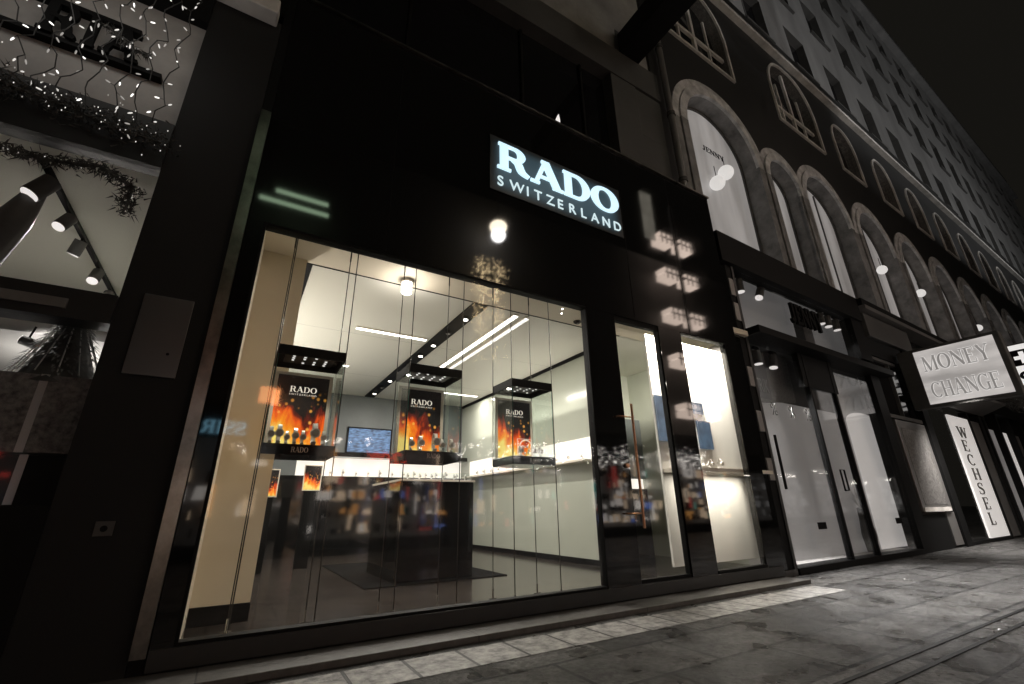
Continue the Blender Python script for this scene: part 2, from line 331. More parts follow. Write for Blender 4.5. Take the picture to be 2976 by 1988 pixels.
# ------------------------------------------------------------------ lettering
def arc(cx, cy, rx, ry, a0, a1, n=14): return [(cx + rx * math.cos(R(a0 + (a1 - a0) * i / n)), cy + ry * math.sin(R(a0 + (a1 - a0) * i / n))) for i in range(n + 1)]
T, t_, SF = .17, .055, .055
def vs(x, w=T, y0=0, y1=1): return ([(x, y0), (x, y1)], w)
def sf(x, y, w=.3): return ([(x - w / 2, y), (x + w / 2, y)], SF)
def lo(x, w=.3): return sf(x, SF / 2, w)
def hi(x, w=.3): return sf(x, 1 - SF / 2, w)
def bowl(cx, cy, rx, ry, a0, a1, n=18, thick=T):
    p = arc(cx, cy, rx, ry, a0, a1, n); return (p, [t_ + (thick - t_) * abs(math.cos(R(a0 + (a1 - a0) * i / n))) ** 1.5 for i in range(n + 1)])
def spl(pts, ws, n=6):
    out = []; wo = []
    for i in range(len(pts) - 1):
        p0 = pts[max(i - 1, 0)]; p1 = pts[i]; p2 = pts[i + 1]; p3 = pts[min(i + 2, len(pts) - 1)]
        for k in range(n):
            u = k / n
            out.append(tuple(.5 * ((2 * p1[j]) + (-p0[j] + p2[j]) * u + (2 * p0[j] - 5 * p1[j] + 4 * p2[j] - p3[j]) * u * u + (-p0[j] + 3 * p1[j] - 3 * p2[j] + p3[j]) * u ** 3) for j in (0, 1)))
            wo.append(ws[i] + (ws[i + 1] - ws[i]) * u)
    out.append(pts[-1]); wo.append(ws[-1]); return (out, wo)
GL = {
 'R': (.92, [vs(.2), lo(.2, .36), hi(.22, .34), ([(.2, 1 - t_ / 2), (.48, 1 - t_ / 2)], t_), bowl(.48, .745, .2, .228, 90, -90), ([(.2, .517), (.48, .517)], t_), spl([(.42, .5), (.58, .42), (.68, .15), (.88, .03)], [.06, .17, .17, .06])]),
 'A': (.96, [([(.16, 0), (.46, 1)], .07), ([(.46, 1), (.8, 0)], .19), ([(.24, .32), (.68, .32)], t_), lo(.14, .26), lo(.82, .32), sf(.44, 1 - SF / 2, .2)]),
 'D': (.94, [vs(.2), ([(.05, 1 - t_ / 2), (.45, 1 - t_ / 2)], t_), ([(.05, t_ / 2), (.45, t_ / 2)], t_), bowl(.45, .5, .34, .473, 90, -90, thick=.19)]),
 'O': (.98, [bowl(.49, .5, .36, .473, 0, 360, 32, .2)]),
 'C': (.9, [bowl(.5, .5, .38, .473, 45, 315, 26, .18), ([(.8, .68), (.8, .98)], .045)]),
 'G': (.96, [bowl(.5, .5, .38, .473, 45, 300, 26, .18), ([(.8, .68), (.8, .98)], .045), ([(.75, .02), (.75, .45)], .15), sf(.75, .45, .3)]),
 'E': (.82, [vs(.2), ([(.05, 1 - t_ / 2), (.68, 1 - t_ / 2)], t_), ([(.05, t_ / 2), (.72, t_ / 2)], t_), ([(.2, .52), (.52, .52)], t_), ([(.68, 1), (.68, .74)], .045), ([(.72, 0), (.72, .28)], .045), ([(.52, .62), (.52, .42)], .04)]),
 'L': (.8, [vs(.2), lo(.2, .3), hi(.2, .34), ([(.2, t_ / 2), (.7, t_ / 2)], t_), ([(.7, 0), (.7, .3)], .045)]),
 'H': (.98, [vs(.2), vs(.78), lo(.2), hi(.2), lo(.78), hi(.78), ([(.2, .5), (.78, .5)], t_)]),
 'N': (.98, [vs(.17, .07), vs(.82, .07), ([(.17, .97), (.82, .04)], .19), lo(.17, .26), hi(.14, .26), hi(.82, .26)]),
 'M': (1.15, [vs(.16, .07), vs(.98), ([(.2, .97), (.55, .03)], .18), ([(.55, .03), (.95, .97)], .06), lo(.16, .26), lo(.98, .3), hi(.12, .24), hi(1.02, .24)]),
 'W': (1.2, [([(.12, 1), (.38, 0)], .17), ([(.38, 0), (.6, .95)], .06), ([(.6, 1), (.86, 0)], .17), ([(.86, 0), (1.08, 1)], .06), hi(.12, .3), hi(.6, .28), hi(1.08, .24)]),
 'Y': (.94, [([(.16, 1), (.47, .45)], .18), ([(.47, .45), (.78, 1)], .06), vs(.48, T, 0, .47), lo(.48), hi(.16, .3), hi(.78, .26)]),
 'S': (.76, [spl([(.66, .72), (.6, .93), (.38, .97), (.14, .84), (.18, .62), (.4, .51), (.62, .37), (.62, .14), (.38, .03), (.14, .08), (.08, .28)], [.03, .05, .06, .11, .15, .18, .16, .11, .06, .05, .03]), ([(.67, .7), (.67, .98)], .04), ([(.08, .3), (.08, .02)], .04)]),
 'I': (.5, [vs(.25), lo(.25), hi(.25)]),
 'J': (.6, [vs(.34, T, .2, 1), hi(.34), bowl(.2, .22, .14, .2, 0, -170, 12)]),
}
def ribbon(mb, pts, wd, fr, depth):
    O, rx, up, nn = fr
    if not isinstance(wd, (list, tuple)): wd = [wd] * len(pts)
    L_, Rr = [], []
    for i, p in enumerate(pts):
        a = pts[max(i - 1, 0)]; b = pts[min(i + 1, len(pts) - 1)]; dx, dy = b[0] - a[0], b[1] - a[1]
        ln = math.hypot(dx, dy) or 1; nx, ny = -dy / ln, dx / ln
        L_.append((p[0] + nx * wd[i] / 2, p[1] + ny * wd[i] / 2)); Rr.append((p[0] - nx * wd[i] / 2, p[1] - ny * wd[i] / 2))
    P3 = lambda q, d: O + rx * q[0] + up * q[1] + nn * d
    n = len(pts); v = [P3(q, depth) for q in L_] + [P3(q, depth) for q in Rr] + [P3(q, 0) for q in L_] + [P3(q, 0) for q in Rr]
    f = []
    for i in range(n - 1):
        f += [(i, i + 1, n + i + 1, n + i), (2 * n + i, 3 * n + i, 3 * n + i + 1, 2 * n + i + 1), (i, 2 * n + i, 2 * n + i + 1, i + 1), (n + i, n + i + 1, 3 * n + i + 1, 3 * n + i)]
    f += [(0, n, 3 * n, 2 * n), (n - 1, 3 * n - 1, 4 * n - 1, 2 * n - 1)]
    mb._a(v, f)
def serif(text, O, rx, up, h, width=None, depth=.02, vertical=False, grow=0):
    """list of MBs, one per letter"""
    O = Vector(O); rx = Vector(rx).normalized(); up = Vector(up).normalized(); nn = rx.cross(up).normalized()
    tot = sum(GL[c][0] for c in text) * h; kx = (width / tot) if width and not vertical else 1
    out = []; x = 0
    for c in text:
        adv, st = GL[c]; mb = MB()
        for k, (pts, wd) in enumerate(st):
            w2 = [q + grow for q in wd] if isinstance(wd, (list, tuple)) else wd + grow
            ribbon(mb, pts, w2, (O + rx * x, rx * h * kx, up * h, nn), depth + k * depth * .012 + .00015 * k)
        out.append(mb)
        if vertical: pass
        else: x += adv * h * kx
    return out
def sans(text, O, rx, up, h, width=None, depth=.01, spacing=1, name='letter', m=None, parent=None, align=None):
    cu = bpy.data.curves.new('tmp', 'FONT'); cu.body = text; cu.size = h / .7; cu.extrude = depth / 2; cu.space_character = spacing
    o = bpy.data.objects.new('tmp', cu); COL.objects.link(o); bpy.context.view_layer.update()
    me = bpy.data.meshes.new_from_object(o.evaluated_get(bpy.context.evaluated_depsgraph_get())); bpy.data.objects.remove(o)
    xs = [v.co.x for v in me.vertices]; x0, x1 = min(xs), max(xs); k = (width / (x1 - x0)) if width else 1
    rx = Vector(rx).normalized(); up = Vector(up).normalized(); nn = rx.cross(up)
    for v in me.vertices: v.co = Vector(O) + rx * ((v.co.x - x0) * k) + up * v.co.y + nn * (v.co.z + depth / 2)
    me.materials.clear(); me.materials.append(m)
    o = bpy.data.objects.new(name, me); COL.objects.link(o)
    if parent: o.parent = parent
    return o
EX, EY, EZ = (1, 0, 0), (0, 1, 0), (0, 0, 1)

# ================================================================== GROUND
g = MB(); g.quad((-60, -60, -.004), (160, -60, -.004), (160, 80, -.004), (-60, 80, -.004)); struct(g.build('pavement', M['flag']))
g = MB(); g.quad((-.9, -.97, 0), (7.4, -.97, 0), (7.4, -.52, 0), (-.9, -.52, 0)); struct(g.build('paving_strip', M['slab']))
for k, (y, nm) in enumerate(((-2.62, 'drain_slot'), (-2.8, 'drain_slot'))):
    g = B(-8, y, -.002, 60, y + .035, .0015); struct(g.build(nm, M['near_black']))

# ================================================================== WATCH SHOP (black glass portal)
shop = thing('shop_building', 'black glass fronted watch shop with a tall bright window and a glass door', 'shop', (0, 0, 0))
X0, X1, ZT = -.32, 7.62, 7.2
def part(nm, mb, m, parent=None, bevel=0, label=None):
    o = mb.build(nm, M[m], parent if parent is not None else shop, bevel)
    if label: o['label'] = label
    return o
part('fascia', B(X0, 0, 3.86, X1, .06, ZT), 'black_glass')
part('fascia_trim', B(X0, -.035, ZT, X1 + .02, .32, ZT + .035), 'metal_strip')
for a, b in ((X0, -.18), (4.0, 4.56), (5.52, 6.06), (7.24, X1)):
    part('pillar', B(a, 0, .12, b, .1, 3.857), 'black_glass')
# joints in the cladding: thin proud black beads
for x in (1.05, 5.0, 6.3): part('cladding_joint', B(x, -.004, 3.9, x + .008, -.0005, ZT - .02), 'near_black')
part('window_sill', B(X0, -.03, .06, X1, .1, .2), 'black_matt', bevel=.004)
fr = MB(); fr.box(-.18, -.012, .2, -.155, .1, 3.84); fr.box(3.985, -.012, .2, 4.0, .1, 3.84); fr.box(-.18, -.013, 3.83, 4.0, .1, 3.86); fr.box(-.18, -.013, .2, 4.0, .1, .225)
part('window_frame', fr, 'near_black')
part('window_pane', B(-.155, .02, .225, 3.985, .032, 3.83), 'pane')
door = part('door', B(4.58, .05, .24, 5.5, .062, 3.78), 'pane')
dfm = MB(); dfm.box(4.56, .02, .2, 4.58, .1, 3.8); dfm.box(5.5, .02, .2, 5.52, .1, 3.8); dfm.box(4.56, .019, 3.78, 5.52, .1, 3.86); dfm.box(4.56, .019, .2, 5.52, .1, .24)
dfm.build('door_frame', M['near_black'], door)
hd = MB(); hd.tube([(4.66, -.05, .84), (4.66, -.05, 2.47)], .018, 12)
for z in (1.02, 2.28): hd.tube([(4.66, -.05, z), (4.4, -.05, z), (4.4, 0.0, z)], .01, 8)
hd.build('handle', M['bronze'], door)
lk = MB(); lk.tube([(4.5, -.03, 1.62), (4.5, .0, 1.62)], .03, 14); lk.build('lock', M['bronze'], door)
part('window_pane', B(6.06, .02, .24, 7.24, .032, 3.84), 'pane')
wf = MB(); wf.box(6.06, -.012, .2, 7.24, .1, .24); wf.box(6.06, -.012, 3.84, 7.24, .1, 3.86)
part('window_frame', wf, 'near_black')
# steps
st = B(-.9, -.4, -.004, 7.62, .0, .05); part('step', st, 'step_stone', bevel=.006)
# left steel strip (reflective) and side
part('corner_strip', B(-.42, -.06, .16, -.325, .0, 5.2), 'metal_strip', label='narrow polished steel strip up the left edge of the black portal')
# interior shell
def quadpart(nm, m, *pts, label=None):
    g = MB(); g.quad(*pts); return part(nm, g, m, label=label)
FZ, CZ = .1, 4.22
part('floor', B(-1.2, .102, FZ - .1, 8.2, 8.6, FZ), 'floor')
part('ceiling', B(-1.2, 1.3, CZ, 8.2, 8.6, CZ + .1), 'ceiling')
part('ceiling', B(-1.2, .07, CZ - .012, 8.2, 1.285, CZ + .09), 'soffit', label='cream strip of ceiling along the window')
cj = MB()
for y in (3.6, 6.3): cj.box(-1.1, y, CZ - .0006, 5.9, y + .004, CZ + .01)
cj.box(-1.1, 1.283, CZ - .02, 5.94, 1.303, CZ + .01)
part('ceiling_joint', cj, 'near_black')
part('wall', B(-1.2, 1.22, FZ + .0, .34, 1.3, CZ - .013), 'beige', label='beige lacquered partition beside the window')
part('wall', B(-.22, .102, FZ, -.17, 1.22, CZ - .013), 'beige', label='narrow beige return wall')
part('skirting', B(-.165, 1.19, FZ + .001, .345, 1.219, FZ + .16), 'near_black')
part('wall', B(-1.2, 8.5, FZ, 6.0, 8.6, CZ), 'slate_wall', label='slate coloured back wall')
part('ceiling_strip', B(.3, 1.304, CZ - .02, .42, 8.4, CZ - .001), 'near_black')
part('wall', B(-1.3, 1.3, FZ, -1.2, 8.5, CZ), 'green_wall')
part('wall', B(5.95, 1.9, FZ, 6.05, 8.5, CZ), 'green_wall', label='sage coloured glass wall on the right')
part('wall_joint', B(5.925, 1.9, CZ - .08, 5.949, 8.49, CZ - .0015), 'near_black')
part('skirting', B(5.925, 1.9, FZ + .001, 5.949, 8.49, FZ + .1), 'near_black')
part('wall', B(8.2, .3, FZ, 8.3, 8.6, CZ), 'green_wall'); part('wall', B(6.05, 3.4, FZ, 8.2, 3.5, CZ), 'green_wall')
# display back panels of the right window
part('display_wall', B(5.78, .52, .26, 8.15, .56, 3.95), 'white_wall', label='bright white back panel of the narrow right window')
part('display_shelf', B(5.8, .1, 1.6, 8.1, .52, 1.66), 'frame_white')
ul = thing('shelf_fill', 'added fill strip under the shelf of the narrow right window', 'lamp', (6.9, .3, 1.59)); B(-.9, -.02, -.015, .9, .02, 0).build('strip', M['frame_white'], ul); lamp('AREA', (0, -.1, -.02), 26, ul, (1, .93, .8), 1.8, .05)  # strip light added to brighten the panel below the shelf

ordn = ['first', 'second', 'third', 'fourth', 'fifth', 'sixth', 'seventh', 'eighth', 'ninth', 'tenth', 'eleventh', 'twelfth', 'thirteenth', 'fourteenth']
# black ceiling trench with spots
part('ceiling_track', B(2.82, 1.31, CZ - .03, 3.08, 8.4, CZ - .001), 'near_black', label='long black recessed track across the ceiling')
for k in range(9):
    y = 1.9 + k * .74
    s = thing('recessed_spotlight', f'{ordn[k]} small round spotlight from the window in the black ceiling track', 'spotlight', (2.95, y, CZ - .03), group='spotlights in the black ceiling track')
    MB().tube([(0, 0, 0), (0, 0, -.035)], .055, 14).build('housing', M['dark_steel'], s)
    MB().tube([(0, 0, -.036), (0, 0, -.041)], .042, 14).build('lens', M['spotlens' if k % 3 != 1 else 'steel'], s)
# linear ceiling lights
def lin(x0, y0, x1, y1, label, e, dm='tube'):
    L_ = thing('ceiling_light', label, 'ceiling light', ((x0 + x1) / 2, (y0 + y1) / 2, CZ), group='white line lights in the ceiling')
    hx, hy = (x1 - x0) / 2, (y1 - y0) / 2
    B(-hx, -hy, -.03, hx, hy, -.002).build('housing', M['frame_white'], L_)
    B(-hx + .01, -hy + .01, -.036, hx - .01, hy - .01, -.031).build('diffuser', M[dm], L_)
    if dm == 'tube': lamp('AREA', (0, 0, -.05), e, L_, (1, .94, .85), 2 * hx, 2 * hy)
lin(3.62, 1.4, 3.72, 5.9, 'long line light running away from the window, right of the black track', 150)
lin(1.42, 3.2, 2.75, 3.3, 'short line light lying across the ceiling, left of the black track', 95)
lin(3.85, 1.4, 3.95, 5.9, 'beaded dimmer line light just right of and parallel to the longest one', 60, 'bead_tube')
lin(-.8, 5.6, 1.8, 5.7, 'line light far back on the left, hidden behind the leftmost showcase', 70)
lin(4.6, 6.9, 5.7, 7.0, 'line light at the back right corner of the ceiling', 50)
s = thing('smoke_detector', 'small dark dome on the cream ceiling near the top right corner of the big window', 'smoke detector', (4.77, 1.12, CZ - .012))
MB().tube([(0, 0, 0), (0, 0, -.02), (0, 0, -.05)], [.07, .07, .03], 16).build('body', M['dark_steel'], s)
for k, (x, y) in enumerate(((4.2, .8), (4.3, .95), (4.75, .75), (4.85, .88))):
    s = thing('ceiling_spot', ['front left', 'back left', 'front right', 'back right'][k] + ' of four tiny bright spots in the cream ceiling near the smoke detector', 'spotlight', (x, y, CZ - .013), group='tiny spots in the cream ceiling')
    MB().tube([(0, 0, 0), (0, 0, -.012)], .022, 10).build('rim', M['frame_white'], s); MB().tube([(0, 0, -.013), (0, 0, -.016)], .015, 10).build('lens', M['spotlens'], s)
s = thing('glass_ceiling_lamp', 'small faceted glass cylinder lamp under the ceiling behind the third cable', 'ceiling lamp', (1.66, 1.12, CZ - .013))
MB().tube([(0, 0, 0), (0, 0, -.05)], .09, 14).build('canopy', M['steel'], s); MB().tube([(0, 0, -.051), (0, 0, -.2)], .07, 10).build('shade', M['spotlens'], s)
lamp('POINT', (0, 0, -.3), 12, s, size=.05)
# display niche lighting: lamps the bright window has
for k, x in enumerate((6.6, 7.5, 5.95)):
    s = thing('display_spotlight', ['middle', 'right', 'left'][k] + ' one of three spotlights over the white display panel', 'spotlight', (x, .3, 4.2), group='spotlights over the white display')
    MB().tube([(0, 0, 0), (0, 0, -.1)], .04, 12).build('housing', M['frame_white'], s)
    lamp('AREA', (0, 0, -.13), 130, s, (1, .93, .82), .25, .1, (R(12), 0, 0))
# furniture
for kk, (ux, uy) in enumerate(((-.5, 3.2), (-.4, 5.4))):  # unseen lamps added to brighten the ceiling
    u_ = thing('ceiling_fill', ['nearer', 'farther'][kk] + ' added ceiling fill lamp hidden behind the beige partition', 'lamp', (ux, uy, FZ), group='added fill lamps behind the partition')
    MB().tube([(0, 0, 0), (0, 0, .02), (0, 0, .021), (0, 0, 1.6)], [.12, .12, .015, .015], 12).build('stand', M['near_black'], u_); MB().tube([(0, 0, 1.6), (0, 0, 1.75)], [.04, .12], 12, cap=False).build('bowl', M['steel'], u_)
    lamp('SPOT', (0, 0, 1.8), 260, u_, (1, .94, .84), .1, rot=(R(180), 0, 0), spot=2.6, blend=1)
c = thing('tall_cabinet', 'dark blue grey cabinet with a lit band seen through the glass door', 'cabinet', (6.1, 3.1, FZ))
B(0, 0, 0, 2.05, .28, 1.38).build('body', M['blk_lacq'], c); B(0, .1, 1.381, 2.05, .28, 1.6).build('lit_band', M['shelf_lit'], c); B(0, 0, 1.601, 2.05, .28, 2.95).build('upper_body', M['slate_wall'], c)
r_ = tag(B(1.77, 2.4, FZ + .001, 4.02, 5.83, FZ + .012).build('rug', M['rug']), 'charcoal rug on the tiled shop floor around the black counter', 'rug')
c = thing('display_counter', 'tall black lacquered counter block standing on the charcoal rug', 'counter', (2.86, 3.35, FZ + .012))
B(-.64, -.78, 0, .62, .8, 1.42).build('body', M['blk_lacq'], c, .004)
B(-.66, -.8, 1.421, .64, .82, 1.45).build('top', M['frame_white'], c)
vt = MB(); vt.box(-.62, -.76, 1.46, .6, -.745, 1.56); vt.box(-.62, .765, 1.46, .6, .78, 1.56); vt.build('glass_rim', M['pane_green'], c)
B(-.6, -.7, 1.451, .58, .75, 1.459).build('lit_tray', M['shelf_lit'], c)
c = thing('wall_cabinet', 'long black cabinet along the back wall with a lit white shelf', 'cabinet', (3.2, 8.2, FZ))
B(-2.6, -.25, 0, 2.7, .29, 1.85).build('body', M['blk_lacq'], c)
B(-1.9, .2, 1.86, 2.7, .28, 2.34).build('lit_back', M['shelf_lit'], c)
B(-1.9, -.24, 2.342, 2.7, .29, 2.45).build('canopy', M['blk_lacq'], c)
c = thing('side_cabinet', 'low dark cabinet against the back left wall, left of the counter', 'cabinet', (.0, 7.2, FZ))
B(-1.1, -.3, 0, .6, .3, 1.7).build('body', M['blk_lacq'], c); B(-1.1, -.28, 1.701, .6, -.2, 1.9).build('lit_back', M['shelf_lit'], c)
c = thing('wall_shelf', 'lit white watch shelf running along the sage glass wall', 'shelf', (5.95, 4.9, 2.0))
lamp('AREA', (-.2, 0, 1.0), 16, c, (1, .95, .86), .1, 5, (R(180), 0, 0)); B(-.3, -2.6, -.06, -.026, 2.9, -.02).build('board', M['frame_white'], c); B(-.045, -2.6, -.019, -.026, 2.9, .42).build('lit_back', M['shelf_lit'], c);  # the upward area light is added to brighten the ceiling
c = thing('screen', 'blue wall screen above the lit shelf at the back of the shop', 'screen', (3.08, 8.42, 2.95))
B(-.62, 0, -.36, .62, .07, .36).build('body', M['near_black'], c); B(-.58, -.012, -.32, .58, -.001, .32).build('display', M['screen'], c)
# smaller fire posters at the back left
for k, (x, y, z) in enumerate(((.55, 5.2, 1.62), (1.35, 5.6, 1.75))):
    p = thing('counter_poster', ['left', 'right'][k] + ' small framed fire poster on the dark cabinet far back', 'poster', (x, y, z), group='small fire posters at the back')
    B(-.17, 0, -.25, .17, .02, .25).build('frame', M['frame_white'], p); B(-.15, -.008, -.23, .15, -.001, .23).build('print', M['poster_a' if k == 0 else 'poster_c'], p)
    B(-.12, .021, -z + FZ + .001, .12, .12, -.251).build('stand', M['near_black'], p)
# blue pictures in the right display
for k, (x, z0, z1, w_) in enumerate(((5.97, 2.1, 2.85, .36), (6.95, 2.02, 2.5, .34), (6.82, 2.62, 2.82, .34))):
    p = thing('blue_picture', ['tall dark blue picture at the left end of the white display', 'pale blue grey picture low in the narrow right window', 'small slate coloured picture at the top of the narrow right window'][k], 'picture', (x, .5, (z0 + z1) / 2), group='blue pictures in the white display')
    B(-w_ / 2, -.015, -(z1 - z0) / 2, w_ / 2, .018, (z1 - z0) / 2).build('print', M['bluepic'], p)

# watches
def make_watch(label, group, loc, rz=0, s=1.0, dark=False):
    w_ = thing('wristwatch', label, 'watch', loc, rz, group); w_.scale = (s, s, s)
    MB().tube([(0, -.012, .055), (0, .004, .057)], .021, 18).build('case', M['watch_case'], w_)
    MB().tube([(0, -.014, .055), (0, -.0122, .055)], .016, 16).build('dial', M['watch_dial' if not dark else 'watch_dark'], w_)
    st = MB()
    pts = [(0, -.002 + .028 * (1 - math.cos(a)) * .9, .055 + .05 * math.sin(a)) for a in [R(d) for d in range(25, 336, 24)]]
    for i in range(len(pts) - 1):
        p, q = pts[i], pts[i + 1]; st._a([(-.01, *p[1:]), (.01, *p[1:]), (.01, *q[1:]), (-.01, *q[1:])], [(0, 1, 2, 3)])
    so = st.build('strap', M['watch_dark' if dark else 'watch_case'], w_); sm = so.modifiers.new('t', 'SOLIDIFY'); sm.thickness = .003
    return w_
WB = make_watch('round steel wristwatch at the left end of the base of the leftmost hanging showcase', 'watches in the hanging showcases', (.22, .22, 1.702), 0, 1.6, False)
WS = make_watch('steel wristwatch at the left end of the lit back wall shelf', 'watches on the lit back shelf', (1.5, 7.98, 1.852 + FZ), 0, 1.6)
def wcopy(src, label, loc, s, group):
    c = copy_tree(src); c.location = loc; c.scale = (s, s, s); c['label'] = label; c['group'] = group; return c

# hanging showcases
SX = ((.155, .79), (1.48, 2.12), (2.81, 3.43)); nm = ['leftmost', 'middle', 'rightmost']
for k, (a, b) in enumerate(SX):
    cx = (a + b) / 2; hw = (b - a) / 2
    s = thing('hanging_showcase', f'{nm[k]} of the three glass display cases hung on cables behind the big window', 'showcase', (cx, .4, 1.6), group='glass showcases hung in the window')
    B(-hw, -.25, 0, hw, .25, .1).build('base', M['blk_lacq'], s, .003)
    lid = MB()
    lid.box(-hw, -.25, .96, hw, -.235, 1.06); lid.box(-hw, .235, .96, hw, .25, 1.06); lid.box(-hw, -.235, .96, -hw + .015, .235, 1.06); lid.box(hw - .015, -.235, .96, hw, .235, 1.06)
    lid.box(-hw + .015, -.235, 1.03, hw - .015, .235, 1.059)
    lid = lid.build('lid', M['near_black'], s)
    B(-hw + .08, -.17, 1.0, hw - .08, .17, 1.028).build('lamp_plate', M['dark_steel'], s)
    for i in range(4):
        for j in range(4):
            x = -hw + .16 + i * (2 * hw - .32) / 3; y = -.11 + j * .073
            MB().tube([(x, y, .999), (x, y, .99)], .013, 10).build('lens', M['lens_dim'] if (i + j + k) % 4 != 3 else M['steel'], s)
    lamp('SPOT', (0, -.18, .97), 16, s, (1, .9, .75), .04, rot=(R(8), 0, 0), spot=1.7)
    for gx in (-hw + .01, hw - .014): B(gx, -.24, .1005, gx + .004, .24, .9595).build('glass_side', M['pane_green'], s)
    B(-hw + .02, -.242, .1005, hw - .02, -.238, .9595).build('glass_front', M['pane_green'], s)
    e = MB()
    for gx in (-hw + .008, hw - .012): e.box(gx, -.248, .102, gx + .004, -.243, .958)
    e.build('glass_edge', M['glass_edge'], s)
    for mb in serif('RADO', (-.07, -.2515, .025), EX, EZ, .048, .15, .002): mb.build('letter', M['metal_strip'], s)
    # poster: own thing resting in the case
    p = thing('fire_poster', f'upright black poster with orange fire and sparks in the {nm[k]} hanging showcase', 'poster', (cx, .62, 1.701), group='fire posters in the showcases')
    px0, px1 = (-.255, .255)
    fz = MB(); fz.box(px0 - .035, -.006, .0, px0, .012, .81); fz.box(px1, -.006, .0, px1 + .035, .012, .81); fz.box(px0, -.006, .78, px1, .012, .81)
    fz.build('frame', M['frame_white'], p)
    B(px0, -.004, .0, px1, .01, .779).build('print', M['poster_' + 'abc'[k]], p)
    for mb in serif('RADO', (-.13, -.0045, .6), EX, EZ, .062, .27, .0015): mb.build('letter', M['print_white'], p)
    sans('SWITZERLAND', (-.13, -.0045, .567), EX, EZ, .017, .27, .0015, 1.4, 'small_lettering', M['print_white'], p)
    # watches on the base
    if k == 0:
        for i, (x, z, sc_) in enumerate(((.29, 1.702, 1.35), (.36, 1.702, .95), (.43, 1.702, 1.15), (.5, 1.702, 1.05), (.6, 1.702, 1.6), (.69, 1.702, 1.1))):
            wcopy(WB, f'{ordn[i + 1]} round steel wristwatch from the left on the base of the leftmost hanging showcase', (x, .22 + .03 * (i % 2), z), sc_ * 1.35, 'watches in the hanging showcases')
    elif k == 1:
        for i, (x, sc_) in enumerate(((1.58, 1.1), (1.7, 1.35), (1.86, 1.6), (1.95, 1.2), (2.05, 1.2))):
            wcopy(WB, f'{ordn[i]} steel wristwatch from the left on the base of the middle hanging showcase', (x, .22 + .04 * (i % 2), 1.702), sc_ * 1.25, 'watches in the hanging showcases')
    else:
        for i, (x, sc_) in enumerate(((2.98, 1.0), (3.2, 1.1), (3.27, 1.0))):
            wcopy(WB, f'{ordn[i]} steel wristwatch from the left on the base of the rightmost hanging showcase', (x, .22 + .04 * (i % 2), 1.702), sc_ * 1.25, 'watches in the hanging showcases')
        rg = thing('ring_display', 'white ring and square frame standing on the base of the rightmost hanging showcase', 'display ring', (3.08, .28, 1.701))
        MB().tube([(.095 * math.cos(R(a)), 0, .11 + .1 * math.sin(R(a))) for a in range(-80, 261, 12)], .006, 8).build('ring', M['print_white'], rg)
        q = MB(); q.tube([(-.11, .02, .0), (-.11, .02, .225), (.1, .02, .225), (.1, .02, 0)], .003, 6); q.build('square_frame', M['print_white'], rg)
        for i in range(6): MB().ball((.05 * math.cos(i * 1.1), 0, .09 + .045 * math.sin(i * 1.1)), .017, 8, 1, .5, 1).build('charm', M['watch_case'], rg)
    # cables
    for ci, (x, y, where) in enumerate(((a, .15, 'front left'), (b, .15, 'front right'), (a, .65, 'back left'), (b, .65, 'back right'))):
        cb = thing('steel_cable', f'thin vertical steel cable at the {where} corner of the {nm[k]} hanging showcase', 'cable', (x, y, FZ), group='steel cables holding the showcases')
        MB().tube([(0, 0, .02), (0, 0, CZ - FZ - .015)], .0055, 8).build('wire', M['dark_steel'], cb)
        ft = MB(); ft.tube([(0, 0, 0), (0, 0, .018)], .03, 12); ft.tube([(0, 0, .018), (0, 0, .13)], .011, 10); ft.box(-.045, -.006, .02, .045, .006, .034); ft.build('foot', M['steel'], cb)
        tp = MB(); tp.tube([(0, 0, CZ - FZ - .014), (0, 0, CZ - FZ - .2)], .009, 10); tp.tube([(0, 0, CZ - FZ - .013), (0, 0, CZ - FZ - .04)], .025, 10); tp.build('ceiling_clamp', M['dark_steel'], cb)
# watches on back shelf & side shelf & right display
for i in range(13):
    x = 1.75 + i * .32
    wcopy(WS, f'{ordn[i + 1] if i + 1 < 14 else "last"} steel wristwatch from the left on the lit back wall shelf', (x, 7.98 + .03 * (i % 3), FZ + 1.851), 1.3 + .5 * ((i * 7) % 3) / 2, 'watches on the lit back shelf')
for i in range(12):
    y = 2.5 + i * .42
    c = wcopy(WS, f'{ordn[i]} steel wristwatch from the window on the lit shelf of the sage glass wall', (5.8, y, 1.981), 1.2 + .4 * ((i * 5) % 3) / 2, 'watches on the side wall shelf'); c.rotation_euler = (0, 0, R(-60))
for i in range(6):
    wcopy(WS, f'{ordn[i]} steel wristwatch from the left on top of the black counter', (2.35 + i * .2, 2.62, FZ + 1.463), .9, 'watches on the counter')
for i, (x, sc_, d) in enumerate(((6.75, 1.5, 1), (7.0, 1.7, 0))):
    c = wcopy(WB, ['left', 'right'][i] + ' one of two open watch bracelets on the shelf of the narrow right window', (x, .3, 1.662), sc_, 'watches in the narrow right window')

